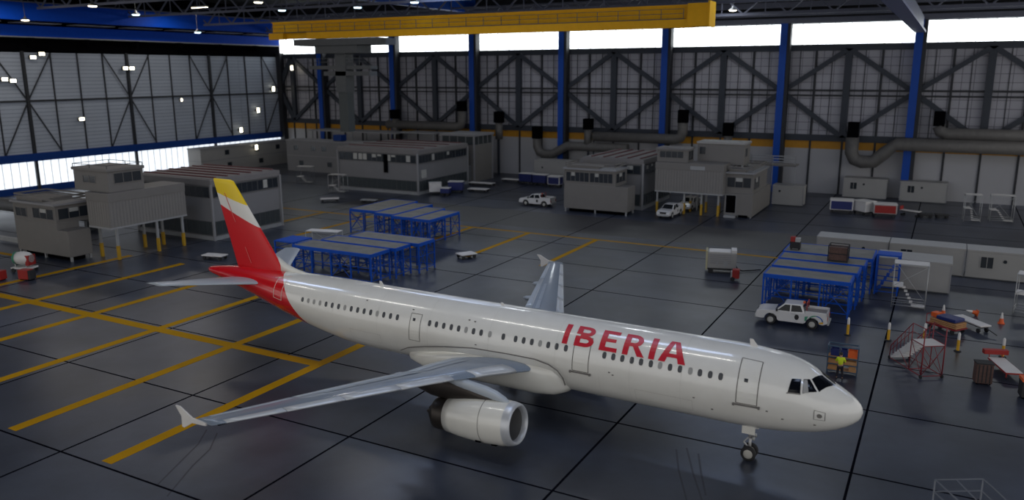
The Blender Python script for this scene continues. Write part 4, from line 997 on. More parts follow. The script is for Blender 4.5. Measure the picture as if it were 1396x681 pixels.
# ------------------------------------------------------------------ carts
def dolly(label, loc, rz, l=2.4, w=1.5, m='white_plastic', h=.5, name='baggage_dolly', group=None, bar=True, rail=None):
    o = thing(name, label, 'cart', loc, rz, group)
    MB().box(-l/2, l/2, -w/2, w/2, h-.1, h).build('platform', m, o, bevel=.015)
    MB().box(-l/2+.1, l/2-.1, -w/2+.15, w/2-.15, h-.22, h-.1).build('chassis', 'car_dark', o)
    for x in (-l/2+.3, l/2-.3):
        for y in (-w/2+.12, w/2-.12): MB().tube((x, y-.06, .17), (x, y+.06, .17), .17, n=14).build('wheel', 'rubber', o)
    if bar: MB().tube((l/2, 0, h-.15), (l/2+1.1, 0, .2), .035).build('tow_bar', 'car_dark', o)
    if rail: MB().box(-l/2, -l/2+.08, -w/2, w/2, h, h+.5).build('end_rail', rail, o)
    return o
def box_cart(label, loc, rz, body='white_plastic', panel='navy', l=2.2, w=1.5, h=1.7, group=None, name='box_cart', cat='cart'):
    o = thing(name, label, cat, loc, rz, group)
    MB().box(-l/2, l/2, -w/2, w/2, .45, h-.12).build('body', body, o, bevel=.05)
    MB().box(-l/2-.04, l/2+.04, -w/2-.04, w/2+.04, h-.12, h).build('roof', 'white_plastic', o, bevel=.03)
    MB().box(-l/2+.15, l/2-.15, -w/2-.03, -w/2+.02, .55, h-.22).box(l/2-.02, l/2+.03, -w/2+.15, w/2-.15, .55, h-.22).build('side_curtain', panel, o)
    MB().box(-l/2+.1, l/2-.1, -w/2+.15, w/2-.15, .3, .45).build('chassis', 'car_dark', o)
    for x in (-l/2+.35, l/2-.35):
        for y in (-w/2+.12, w/2-.12): MB().tube((x, y-.06, .18), (x, y+.06, .18), .18, n=12).build('wheel', 'rubber', o)
    return o
dolly('low white dolly standing alone left of the tail fin', (-27.9, 26.7, 0), 12, 2.5, 1.2, bar=False)
dolly('small white dolly alone at the end of a yellow line right of the blue docks', (-4.6, 39.6, 0), 60, 1.9, 1.4)
dolly('white dolly standing among the legs of the dock behind the tail', (-13.2, 30.1, 0), 0, 1.6, 1.1, h=2.2 if 0 else .8, bar=False)
dolly('white trailer on open floor before the far office block', (-43.2, 62.5, 0), 40, 2.8, 1.4)
dolly('faint pale dolly right of the small white trailer, in front of the far office', (-37.0, 64.2, 0), 15, 2.4, 1.2, m='pale_steel')
dolly('white flat dolly just right of the blue and white box carts', (-28.2, 81.8, 0), 5, 3.4, 1.6)
dolly('white flat dolly in front of the square stair tower', (-31.5, 88.5, 0), 2, 4.6, 1.6)
dolly('white flat dolly furthest right of the row beside the stair tower', (-29.0, 95.0, 0), 2, 3.6, 1.6)
box_cart('white box cart with a blue side, left one of the far pair', (-33.0, 76.2, 0), 35, 'white_plastic', 'white_plastic', 2.0, 1.7, 1.9)
box_cart('blue box cart with a white roof, right one of the far pair', (-30.9, 79.2, 0), 20, 'navy', 'navy', 2.4, 1.5, 1.9)
box_cart('small dark blue crate in front of the far pair of box carts', (-30.6, 75.6, 0), 15, 'navy', 'navy', 1.5, 1.2, 1.3, name='box_cart')
gD = 'blue sided box carts near the glazed cabin'
box_cart('leftmost of three blue sided box carts behind the distant side-on pickup', (-25.5, 94.0, 0), 0, 'navy', 'navy', 2.5, 1.5, 1.9, gD)
box_cart('middle one of three blue sided box carts behind the distant side-on pickup', (-22.6, 93.6, 0), 0, 'navy', 'navy', 2.5, 1.5, 1.9, gD)
box_cart('rightmost of three blue sided box carts, closest to the glazed cabin', (-19.3, 92.6, 0), 0, 'white_plastic', 'navy', 2.3, 1.5, 1.9, gD)
box_cart('white box cart with a navy panel, leftmost by the back wall cabins', (27.1, 87.6, 0), 5, 'white_plastic', 'navy', 3.0, 1.8, 1.9)
box_cart('white box cart with a navy end, second from the left by the back wall cabins', (30.0, 87.6, 0), 140, 'white_plastic', 'navy', 2.3, 1.9, 1.9)
box_cart('pale cart with a red end, third from the left by the back wall cabins', (32.6, 87.0, 0), 8, 'pale_steel', 'red', 2.9, 1.8, 1.8)
dolly('red and white belt cart lying left of the row of dark dollies', (35.7, 88.6, 0), -25, 2.6, .9, rail='red', h=.8)
gE = 'dark dollies in front of the back wall'
dolly('dark low dolly right after the red and white cart by the back wall', (37.6, 88.4, 0), 10, 1.7, 1.2, m='car_dark', group=gE)
dolly('dark low dolly last in the row by the back wall', (39.5, 89.0, 0), 15, 1.7, 1.2, m='car_dark', group=gE)
# ground power unit
o = thing('ground_power_unit', 'white ribbed ground power unit on wheels in the open floor left of the blue dock', 'ground power unit', (20.9, 46.0, 0), 14)
MB().box(-1.45, 1.3, -.8, .8, .5, 2.05).build('housing', 'cabin_white', o, bevel=.06)
MB().box(-1.3, .75, -.75, .75, 2.05, 2.15).box(.8, 1.3, -.75, .75, 2.05, 2.32).build('lid', 'white_plastic', o, bevel=.02)
MB().box(-1.6, -1.42, -.85, .85, .35, 2.2).build('end_frame', mat('faded_yellow_paint', (.5,.47,.30), .6), o)
mb = MB()
for k in range(5): mb.box(-1.2, .8, -.83, -.79, 1.0+k*.2, 1.08+k*.2)
mb.build('louvre', 'office_trim', o)
MB().box(-.6, -.4, -.84, -.8, .85, 1.15).box(.1, .5, -.84, -.8, .8, 1.25).build('control_panel', 'steel_grey', o)
MB().box(-1.4, 1.3, -.65, .65, .32, .5).build('chassis', 'car_dark', o)
for x in (-1.1, 1.0):
    for y in (-.7, .7): MB().tube((x, y-.07, .25), (x, y+.07, .25), .25, n=14).build('wheel', 'rubber', o)
MB().path([(1.3, .1, .6), (1.5, .15, .3), (1.9, .3, .12), (2.8, .8, .1), (3.7, 1.3, .1)], .05, 8).build('cable', 'black', o)
o = thing('fire_extinguisher_cart', 'small red wheeled unit beside the white ground power unit', 'cart', (22.85, 43.2, 0), 10)
MB().box(-.3, .35, -.35, .35, .25, 1.1).build('body', 'red', o, bevel=.05); MB().box(-.45, -.3, -.3, .3, .3, .9).build('panel', 'steel_grey', o)
for y in (-.35, .35): MB().tube((-.25, y-.05, .2), (-.25, y+.05, .2), .2, n=12).build('wheel', 'rubber', o)
# ------------------------------------------------------------------ bollards and cones
def bollard(label, loc, h=1.38):
    o = thing('safety_bollard', label, 'bollard', loc, group='yellow and white safety bollards')
    MB().lathe([(0,.24),(.05,.24),(.09,.12)], (0,0,0), 'z', 16, caps=True).build('base', 'rubber', o)
    MB().lathe([(.07,.10),(h*.62,.095)], (0,0,0), 'z', 16).build('lower_sleeve', 'yellow', o)
    MB().lathe([(h*.62,.095),(h*.92,.09),(h,.05),(h,.001)], (0,0,0), 'z', 16).build('upper_sleeve', 'white_plastic', o)
for lab, loc in (('bollard at the front right corner of the stepped blue dock', (34.0, 30.9, 0)), ('bollard on the floor joint below the white stair tower', (36.75, 30.95, 0)),
    ('bollard between the red boarding stair and the white belt cart', (41.2, 30.7, 0)), ('rightmost bollard, behind the tray cart with the red box', (43.9, 30.8, 0)), ('bollard hidden partly behind the top of the red stair', (39.05, 31.9, 0))): bollard('yellow and white '+lab, loc)
def cone(label, loc, tip=None):
    o = thing('traffic_cone', label, 'cone', loc, group='orange and white traffic cones')
    if tip: o.rotation_euler = tip
    MB().box(-.24, .24, -.24, .24, 0, .05).build('base', 'orange', o, bevel=.01)
    MB().lathe([(.05,.19),(.42,.12)], (0,0,0), 'z', 16).build('lower_body', 'orange', o)
    MB().lathe([(.42,.12),(.84,.055),(.88,.03),(.88,.001)], (0,0,0), 'z', 16).build('white_sleeve', 'white_plastic', o)
cone('orange cone with white top standing behind the blue and red pallet load', (40.2, 39.8, 0))
cone('orange cone with white top standing alone at the far right', (44.2, 39.5, 0))
cone('orange cone tipped over on its side near the white belt cart', (42.6, 40.9, .24), (0, R(-78), R(20)))
# ------------------------------------------------------------------ boarding stair, red tubes
o = thing('boarding_stair', 'red tube boarding stair with white treads and platform at the right of the aircraft nose', 'stairs', (39.09, 23.8, 0), 33)
Wd, Ln, Pz = 1.42, 3.7, 2.2
MB().box(0, Wd, 0, 1.35, Pz-.06, Pz).build('platform', 'white_plastic', o)
n = 9
for k in range(n):
    y0 = 1.35+(Ln-1.35)*k/n; z = Pz-(Pz)*(k+1)/(n+1)
    MB().box(.05, Wd-.05, y0, y0+.30, z-.05, z).build('tread', 'white_plastic', o)
MB().add([(.03,1.3,Pz-.05),(.03,Ln,.12),(.03,Ln,.02),(.03,1.3,Pz-.75)], [(0,1,2,3)]).add([(0,1.3,Pz-.05),(0,Ln,.12),(0,Ln,.02),(0,1.3,Pz-.75)], [(0,1,2,3)]).build('side_panel', 'white_plastic', o)
mb = MB()
for x in (0, Wd):
    mb.tube((x,0,.15),(x,0,Pz+1.15),.04); mb.tube((x,1.35,.15),(x,1.35,Pz+1.1),.03)
    mb.tube((x,0,.15),(x,Ln,.12),.03); mb.tube((x,0,.2),(x,1.35,Pz),.02); mb.tube((x,1.35,.2),(x,0,Pz),.02); mb.tube((x,0,Pz),(x,1.35,Pz),.03); mb.tube((x,1.35,.2),(x,2.6,1.0),.02)
mb.tube((0,0,.15),(Wd,0,.15),.03); mb.tube((0,0,Pz-.05),(Wd,0,Pz-.05),.03); mb.tube((0,0,.2),(Wd,0,Pz-.1),.018); mb.tube((Wd,0,.2),(0,0,Pz-.1),.018); mb.tube((0,1.35,.15),(Wd,1.35,.15),.03); mb.tube((0,Ln,.12),(Wd,Ln,.12),.03)
mb.build('frame', 'dark_red', o)
for x in (0, Wd):
    mb = MB(); mb.path([(x,0,Pz+1.12),(x,1.35,Pz+1.08),(x,Ln-.1,1.0),(x,Ln,.15)], .028, 8); mb.tube((x,0,Pz+.55),(x,1.35,Pz+.55),.02); mb.tube((x,1.35,Pz+.55),(x,Ln-.05,.6),.02)
    for k in range(1, 6):
        t = k/6; mb.tube((x,1.35+(Ln-1.35)*t,Pz*(1-t)+.05),(x,1.35+(Ln-1.35)*t,Pz*(1-t)+1.05),.02)
    mb.build('handrail', 'dark_red', o)
for x in (0, Wd):
    for y in (0, Ln-.05): MB().tube((x-.05,y,.12),(x+.05,y,.12),.12,n=14).build('wheel', 'rubber', o)
# ------------------------------------------------------------------ white scaffold stairs
def scaffold(label, loc, rz, lx=2.4, ly=1.6, h=3.7, mid=1.9, m='pale_steel', group='pale tube stair scaffolds', flip=False):
    o = thing('stair_scaffold', label, 'scaffold', loc, rz, group)
    mb = MB()
    for x in (0, lx):
        for y in (0, ly): mb.tube((x,y,.05),(x,y,h),.035,n=6)
    for z in (.25, .5, h-.02):
        for a, b in (((0,0),(lx,0)), ((lx,0),(lx,ly)), ((lx,ly),(0,ly)), ((0,ly),(0,0))): mb.tube((*a,z),(*b,z),.025,n=6)
    mb.tube((0,0,mid),(lx,0,h-.1),.02,n=6); mb.tube((lx,ly,.3),(0,ly,h-.2),.02,n=6)
    mb.build('frame', m, o)
    MB().box(-.05, lx+.05, .1, ly, h-.08, h).build('upper_deck', 'white_plastic', o)
    MB().box(-.05, .75, .0, ly, mid-.06, mid).build('landing', 'white_plastic', o)
    MB().box(lx-.95, lx, 0, .7, .2, .27).build('lower_step', 'white_plastic', o)
    mb = MB(); n = 6
    for k in range(n): t = (k+.5)/n; x = .75+(lx-1.6)*t; mb.box(x-.12, x+.12, .05, .65, mid*(1-t)+.1*t, mid*(1-t)+.1*t+.05)
    mb.build('tread', 'white_plastic', o)
    return o
scaffold('white tube stair scaffold right of the stepped blue dock, before the short cabin', (36.35, 40.4, 0), 2, 2.5, 1.6, 3.75, 1.85)
scaffold('pale stair scaffold cut off by the right edge of the picture', (45.15, 42.9, 0), -10, 2.5, 1.6, 3.3, 1.7)
scaffold('narrow pale scaffold by the back wall, left of the wider one', (42.0, 87.3, 0), 5, 1.9, 1.6, 3.55, 1.8, 'pale_steel')
scaffold('wide pale scaffold by the back wall, furthest right', (45.0, 88.6, 0), 5, 2.6, 1.6, 3.5, 1.6, 'pale_steel')
scaffold('pale stair scaffold standing behind the dock at the tail', (-20.4, 32.5, 0), 14, 3.6, 1.4, 2.7, 1.2)
scaffold('small pale stair scaffold before the glazed base of the far office block', (-49.5, 69.5, 0), 10, 2.8, 1.4, 3.0, 1.2)
scaffold('faint dim scaffold on the open floor left of the far office block', (-62.5, 76.0, 0), 10, 2.8, 1.4, 3.0, 1.2, 'dim_steel')
# grey access platform at the bottom right, only its handrail is in view
o = thing('access_platform', 'grey handrailed access platform whose top rails show at the bottom right corner', 'platform', (40.02, 2.9, 0), 30)
MB().box(0, 2.0, -1.6, 0, 2.1, 2.16).build('deck', 'dim_steel', o)
mb = MB()
for z in (2.68, 3.2):
    mb.path([(0,0,z),(1.95,0,z),(2.3,-.9,z-.35),(2.9,-3.0,z-1.6)], .025, 6)
    mb.tube((0,0,z),(0,-1.6,z),.025)
for x in (0, 1.95): mb.tube((x,0,0),(x,0,3.2),.03); mb.tube((x,-1.6,0),(x,-1.6,2.7 if x else 3.2),.03)
mb.tube((.85,0,3.2),(1.75,-1.5,2.2),.022)
mb.build('handrail', 'dim_steel', o)
mb = MB()
for k in range(7): mb.box(2.0+.12*k, 2.35+.12*k, -1.5, -.2, 1.85-k*.28, 1.9-k*.28)
mb.build('tread', 'dim_steel', o)
# ------------------------------------------------------------------ pallet rack
o = thing('parts_rack', 'open rack of tan crates, navy and red bins before the person in yellow', 'rack', (33.65, 22.2, 0), 2)
mb = MB()
for x in (0, 1.8):
    for y in (0, .7): mb.bar((x,y,0),(x,y,1.85),.06)
for z in (.2, .65, 1.1):
    for y in (0, .7): mb.bar((0,y,z),(1.8,y,z),.06)
mb.bar((0,0,1.85),(1.8,0,1.85),.08); mb.bar((0,.7,1.85),(1.8,.7,1.85),.08); mb.bar((0,0,1.85),(0,.7,1.85),.08); mb.bar((1.8,0,1.85),(1.8,.7,1.85),.08)
mb.build('frame', mat('slate_blue_frame', (.05,.09,.14), .5), o)
for z in (.24, .69): MB().box(.02, 1.78, .02, .68, z-.03, z+.01).build('shelf', 'wood', o)
MB().box(.02, 1.78, .02, .68, 1.12, 1.15).build('shelf', 'wood', o)
gR = 'crates and bins in the parts rack'
for lab, x, y, z, l, w, h, m in (('tan wooden crate at the lower left of the parts rack', .05,.05,.26,.55,.55,.3,'wood'), ('tan wooden crate on the middle shelf left of the person', .05,.05,.71,.8,.55,.26,'wood'), ('tan wooden crate at the lower right of the parts rack', 1.3,.05,.26,.4,.55,.34,'wood'),
    ('tan wooden crate at the right of the middle shelf of the rack', 1.05,.05,.71,.68,.5,.2,'wood'), ('navy bin at the top left of the parts rack', .15,.1,1.16,.5,.5,.45,'navy'), ('navy bin on the rack directly above the person', .75,.1,1.16,.4,.5,.45,'navy'), ('red bin at the top right of the parts rack', 1.2,.1,1.16,.55,.5,.5,'orange')):
    t = thing('storage_crate', lab, 'crate', (33.65+x, 22.25+y, z), 2, gR)
    MB().box(0, l, 0, w, 0, .04).box(0, .03, 0, w, .04, h).box(l-.03, l, 0, w, .04, h).box(.03, l-.03, 0, .03, .04, h).box(.03, l-.03, w-.03, w, .04, h).build('crate_shell', m, t)
    MB().box(.05, l-.05, .05, w-.05, .04, h*.7).build('contents', 'red' if m == 'orange' else m, t)
# ------------------------------------------------------------------ carts at the right
o = thing('pallet_trolley', 'trolley loaded with tan boards under a navy cover with an orange box at its left', 'trolley', (40.45, 35.6, 0), -35)
MB().box(-1.2, 1.2, -.7, .7, .35, .45).build('platform', 'dark_red', o)
mb = MB()
for k in range(3): mb.box(-1.0, 1.15, -.6+.0, .6, .47+k*.14, .57+k*.14)
mb.build('boards', 'wood', o)
MB().box(-.55, 1.0, -.55, .6, .87, 1.15).build('cover', 'navy', o, bevel=.06)
MB().box(-1.15, -.65, -.3, .3, .87, 1.2).build('box', 'orange', o)
mb = MB().tube((-1.2,-.7,.4),(-1.2,-.7,1.1),.03).tube((-1.2,.7,.4),(-1.2,.7,1.1),.03).tube((-1.2,-.7,1.1),(-1.2,.7,1.1),.03); mb.build('push_handle', 'dark_red', o)
for x in (-.9, .9):
    for y in (-.6, .6): MB().tube((x,y-.05,.17),(x,y+.05,.17),.17,n=12).build('wheel', 'rubber', o)
dolly('white belt cart with dark wheels right of the navy covered trolley', (42.1, 37.2, 0), -50, 2.9, .95, h=.6)
o = thing('tray_cart', 'low red framed cart with a white tray and a red box at its head', 'cart', (43.9, 27.6, 0), -72)
MB().box(-1.5, 1.4, -.5, .5, .42, .48).build('tray', 'white_plastic', o)
mb = MB()
for a, b in (((-1.5,-.5),(1.4,-.5)), ((1.4,-.5),(1.4,.5)), ((1.4,.5),(-1.5,.5)), ((-1.5,.5),(-1.5,-.5))): mb.bar((*a,.42),(*b,.42),.06,.09)
for x in (-1.4, 1.35):
    for y in (-.45, .45): mb.bar((x,y,.1),(x,y,.45),.06)
mb.build('frame', 'red', o)
MB().box(-1.95, -1.55, -.75, .75, .65, .95).build('head_box', 'red', o, bevel=.02); mb = MB().bar((-1.6,-.4,.45),(-1.7,-.4,.7),.05).bar((-1.6,.4,.45),(-1.7,.4,.7),.05); mb.build('bracket', 'red', o)
for x in (-1.35, 1.3):
    for y in (-.42, .42): MB().tube((x,y-.04,.12),(x,y+.04,.12),.12,n=12).build('wheel', 'rubber', o)
o = thing('waste_bin', 'dark brown rectangular bin left of the red and white tray cart', 'bin', (42.15, 24.3, 0), 14)
MB().box(0, .95, 0, .7, .1, 1.35).build('body', 'brown_cage', o, bevel=.03); MB().box(-.03, .98, -.03, .73, 1.35, 1.42).build('lid', 'rubber', o)
mb = MB()
for k in range(4): mb.box(.1+k*.22, .16+k*.22, -.03, 0, .15, 1.3)
mb.build('rib', 'rubber', o)
for x in (.1, .85):
    for y in (.1, .6): MB().tube((x-.03,y,.07),(x+.03,y,.07),.07,n=10).build('wheel', 'black', o)
o = thing('generator_box', 'dark box with an orange top rim cut off by the right edge of the picture', 'generator', (44.5, 22.9, 0), 10)
MB().box(0, 1.2, 0, .8, .12, 1.1).build('body', 'rubber', o, bevel=.03); MB().box(-.02, 1.22, -.02, .82, 1.1, 1.28).build('top_rim', 'orange', o); MB().box(.1, 1.1, .1, .7, 0, .12).build('base', 'black', o)
# things at the left edge
o = thing('air_start_unit', 'white and green engine stand with red trim at the left edge of the picture', 'ground unit', (-40.6, 14.1, 0), 20)
MB().lathe([(-.9,.35),(-.7,.62),(0,.68),(.6,.6),(.95,.4)], (0,0,1.35), 'x', 20, caps=True).build('cowling', 'white_plastic', o)
MB().lathe([(-1.0,.36),(-.72,.66),(-.5,.7)], (0,0,1.35), 'x', 20).build('green_nose', 'green', o)
MB().box(.6, .95, -.5, .5, .7, 1.7).build('red_panel', 'red', o); MB().box(-1.0, 1.1, -.6, .6, .35, .5).build('chassis', 'white_plastic', o)
mb = MB()
for x in (-.6, .6):
    for y in (-.4, .4): mb.bar((x,y,.5),(x,y,1.0),.1)
mb.build('cradle', 'pale_steel', o)
for x in (-.75, .85):
    for y in (-.55, .55): MB().tube((x,y-.06,.22),(x,y+.06,.22),.22,n=14).build('wheel', 'rubber', o)
o = thing('red_tool_box', 'red box with a dark side in front of the white and green engine stand', 'box', (-37.6, 11.7, 0), 15)
MB().box(0, 1.1, 0, .8, .1, 1.0).build('body', 'red', o, bevel=.03); MB().box(1.1, 1.35, .05, .75, .1, .95).build('side_unit', 'rubber', o); MB().box(.1, 1.2, .1, .7, 0, .1).build('base', 'black', o)
o = thing('red_tool_box', 'red box half cut off by the left edge of the picture', 'box', (-39.9, 10.3, 0), 15)
MB().box(0, 1.3, 0, .8, .1, .95).build('body', 'red', o, bevel=.03); MB().box(.1, 1.2, .1, .7, 0, .1).build('base', 'black', o)
o = thing('tow_beam', 'long pale beam on the floor at the left edge beside the grey cabin', 'beam', (-56, 21.3, 0), 0)
MB().box(-5, 4, -.25, .25, .3, .75).build('beam', 'pale_steel', o, bevel=.03); MB().box(-4, -3.6, -.5, .5, 0, .3).build('support', 'car_dark', o); MB().box(3, 3.4, -.5, .5, 0, .3).build('support', 'car_dark', o)
o = thing('ventilation_pipe', 'fat grey pipe lying behind the left grey cabin at the picture edge', 'pipe', (-60.0, 31.0, 0))
MB().tube((-14,0,1.9),(9,0,1.9),.9,n=20).build('pipe', 'duct', o); MB().box(-8,-7.4,-.7,.7,0,1.2).build('support', 'crane_dark', o); MB().box(5,5.6,-.7,.7,0,1.2).build('support', 'crane_dark', o)
# ------------------------------------------------------------------ ducts with black topped risers along the back wall
def duct(label, xr, ztop, zmid, run=None, zrun=None, r=.85, elbow=0, y=102.6):
    o = thing('ventilation_duct', label, 'duct', (xr, y, 0), group='ventilation ducts along the back wall')
    MB().box(-.75, .75, -.75, .75, zmid, ztop).build('black_outlet', 'black', o)
    if run is None:
        MB().tube((0,0,zrun or 7.0),(0,0,zmid),r,n=16).build('riser', 'duct', o)
        MB().box(-.12, .12, -.1, .1, 0, zrun or 7.0).build('hanger_leg', 'brace2', o)
    else:
        d = 1 if run > xr else -1; l = run-xr
        zz = zrun; pts = [(0,0,zmid)]
        if elbow: pts += [(0,0,elbow+1.4), (d*.5,0,elbow+.35), (d*1.6,0,elbow), (d*3.2,0,elbow+.1), (d*4.6,0,(elbow+zz)/2), (d*6.2,0,zz)]
        else: pts += [(0,0,zz+1.1), (d*.35,0,zz+.3), (d*1.2,0,zz)]
        pts += [(l,0,zz)]
        MB().path(pts, r, 16).build('pipe', 'duct', o)
        mb = MB()
        for k in range(3): x = l*(.35+.3*k); mb.box(x-.1, x+.1, -.1, .1, 0, zz-r) if abs(x) > 6.5 or not elbow else None
        if len(mb.v) != 8: mb = MB().box(l-.1, l+.1, -.1, .1, 0, zz-r)
        mb.build('support', 'brace2', o)
    return o
duct('big grey duct dipping in an elbow above the white containers at the right', 26.3, 11.6, 9.3, 56, 8.5, .98, 5.6)
duct('grey duct starting right of the blue column and running along above the elbowed one', 37.8, 13.4, 11.3, 58, 10.2, .85, y=102.9)
duct('short duct riser with black outlet above the white box cabin', 7.3, 11.0, 8.9, None, 5.0, .7)
duct('grey duct ending in a tall riser, right of the third blue column from the right', -.35, 12.95, 10.8, -16.5, 8.0, .85)
duct('black topped riser at the left end of the horizontal duct, above the ribbed roof block', -17.6, 11.1, 9.2, None, 6.0, .7)
duct('grey duct with a low elbow behind the white unit left of the ribbed roof', -27.8, 9.4, 7.2, -10.0, 6.1, .8, 4.4)
duct('black topped riser right of the square stair tower', -35.9, 12.0, 9.9, None, 6.8, .7)
duct('grey duct running left from a riser behind the square stair tower', -44.1, 13.8, 11.9, -62, 8.9, .85)
duct('black topped riser between the hanging mast and the next blue column', -60.1, 11.9, 10.1, None, 6.0, .7)
# ------------------------------------------------------------------ overhead crane and hanging mast
o = thing('overhead_crane', 'long yellow overhead travelling crane with a railed walkway spanning below the roof', 'crane', (0, 60, 24.0))
MB().box(-49.7, 12.9, -.5, .5, 0.1, 2.3).build('main_girder', 'crane_yellow', o)
MB().box(-49.8, 13.0, -.62, .62, 2.3, 2.45).box(-42, 13.0, -.62, .62, 0.0, .12).build('flange', 'crane_yellow', o)
MB().box(-42.5, 13.0, -1.3, -.5, -.05, .85).box(-49.8, -47.0, -1.3, -.5, -.05, .85).build('side_beam', 'crane_yellow', o)
MB().box(12.6, 15.0, -1.4, .9, 0.05, 2.5).build('end_carriage', 'crane_yellow', o, bevel=.03)
MB().box(14.9, 15.1, -1.5, 1.0, 0.0, 2.7).build('end_plate', 'crane_yellow', o)
MB().box(-49.0, 12.2, -1.5, -.5, .85, .93).build('walkway', 'crane_dark', o)
mb = MB()
for z in (1.45, 1.95): mb.bar((-49,-1.45,z),(12.2,-1.45,z),.05)
for k in range(25): x = -49+61.2*k/24; mb.bar((x,-1.45,.9),(x,-1.45,1.95),.06)
mb.build('walkway_railing', 'crane_dark', o)
o = thing('hanging_mast', 'grey telescopic mast with a work platform hanging from the yellow crane', 'crane mast', (-37.6, 60.8, 0))
MB().box(-1.05, .85, -.9, .9, 16.5, 22.0).build('outer_mast', 'crane_dark', o)
MB().box(-.8, .8, -.7, .7, 10.9, 16.6).build('inner_mast', mat('mast_grey_green', (.05,.058,.06), .5), o)
MB().box(-7.5, 7.6, -2.0, 2.0, 23.0, 23.9).box(-4.0, 3.6, -1.6, 1.6, 21.9, 23.1).build('trolley', 'crane_dark', o)
MB().box(-6.0, 5.2, -.8, .8, 19.7, 20.2).box(-3.2, 5.0, -.9, .9, 18.8, 19.4).build('work_platform', 'crane_dark', o)
mb = MB()
for z in (20.7, 21.2): mb.bar((-6,-.8,z),(5.2,-.8,z),.06)
for k in range(7): x = -6+11.2*k/6; mb.bar((x,-.8,20.2),(x,-.8,21.2),.06)
mb.build('platform_railing', 'crane_dark', o)
# ------------------------------------------------------------------ person (one continuous skinned body, clothing as children)
def skin_mesh(name, verts, edges, radii, m, parent, root=0, sub=1):
    me = bpy.data.meshes.new(name); me.from_pydata(verts, edges, []); me.materials.append(M[m])
    o = bpy.data.objects.new(name, me); COL.objects.link(o); o.parent = parent
    md = o.modifiers.new('skin', 'SKIN'); md.use_smooth_shade = True
    lay = me.skin_vertices[0].data
    for i, r in enumerate(radii): lay[i].radius = (r, r) if not isinstance(r, tuple) else r; lay[i].use_root = (i == root)
    if sub: s = o.modifiers.new('sub', 'SUBSURF'); s.levels = sub; s.render_levels = sub
    return o
P_ = thing('person', 'person in a yellow hi-vis jacket and dark trousers standing at the parts rack', 'person', (34.53, 21.35, 0), 4)
V, E, Rr = [], [], []
def vtx(p, r, par=None):
    V.append(p); Rr.append(r)
    if par is not None: E.append((par, len(V)-1))
    return len(V)-1
pel = vtx((0, 0, .93), .13)
sp1 = vtx((0, .01, 1.10), .125, pel); sp2 = vtx((0, .03, 1.30), .15, sp1); nk = vtx((0, .03, 1.47), .06, sp2); hd = vtx((0, .05, 1.56), .08, nk); hd2 = vtx((0, .07, 1.64), .095, hd); vtx((0, .06, 1.70), .07, hd2)
ns = vtx((0, .165, 1.60), .016, hd2)
for s in (-1, 1):
    ear = vtx((s*.095, .05, 1.60), .018, hd2)
    sh = vtx((s*.19, .03, 1.40), .065, sp2); el = vtx((s*.27, .10, 1.14), .045, sh); wr = vtx((s*.22, .33, 1.10), .030, el); pm = vtx((s*.215, .40, 1.10), .032, wr)
    for k, (dx, ln) in enumerate(((-.027, .062), (-.009, .075), (.010, .070), (.028, .055))):
        a = vtx((s*.215+dx, .43, 1.10), .010, pm); b = vtx((s*.215+dx*1.15, .43+ln*.6, 1.095), .009, a); vtx((s*.215+dx*1.2, .43+ln, 1.075), .008, b)
    a = vtx((s*.215-s*.038, .39, 1.10), .011, pm); vtx((s*.215-s*.055, .43, 1.085), .009, a)
    hp = vtx((s*.09, 0, .88), .10, pel); kn = vtx((s*.14, .02, .48), .058, hp); an = vtx((s*.17, -.02, .09), .042, kn); ft = vtx((s*.18, .06, .045), .040, an); vtx((s*.19, .17, .03), .030, ft)
body = skin_mesh('body', V, E, Rr, 'skin', P_)
# jacket
V, E, Rr = [], [], []
a0 = vtx((0, 0, .90), .165); a1 = vtx((0, .01, 1.10), .160, a0); a2 = vtx((0, .03, 1.32), .175, a1); vtx((0, .03, 1.45), .085, a2)
for s in (-1, 1): sh = vtx((s*.19, .03, 1.39), .085, a2); el = vtx((s*.275, .10, 1.14), .064, sh); vtx((s*.225, .31, 1.10), .045, el)
skin_mesh('jacket', V, E, Rr, 'hivis', P_)
V, E, Rr = [], [], []
a0 = vtx((0, 0, .90), .145)
for s in (-1, 1): hp = vtx((s*.09, 0, .82), .112, a0); kn = vtx((s*.14, .02, .48), .078, hp); vtx((s*.17, -.01, .10), .062, kn)
skin_mesh('trousers', V, E, Rr, 'trousers', P_)
MB().lathe([(-.06,.085),(0,.108),(.06,.10),(.11,.06),(.125,.001)], (0, .045, 1.66), 'z', 20).build('hair', 'hair', P_)
for s in (-1, 1): MB().lathe([(-.10,.02),(-.06,.05),(.05,.055),(.16,.045),(.19,.01)], (s*.18, .0, .05), 'y', 12).build('shoe', 'rubber', P_)
mb = MB()
for s in (-1, 1): mb.tube((s*.035+0, .155, 1.645), (s*.035, .17, 1.645), .012)
mb.build('eyes', 'black', P_)
MB().bar((-.03, .155, 1.56), (.03, .155, 1.56), .012).build('mouth', 'dark_red', P_)
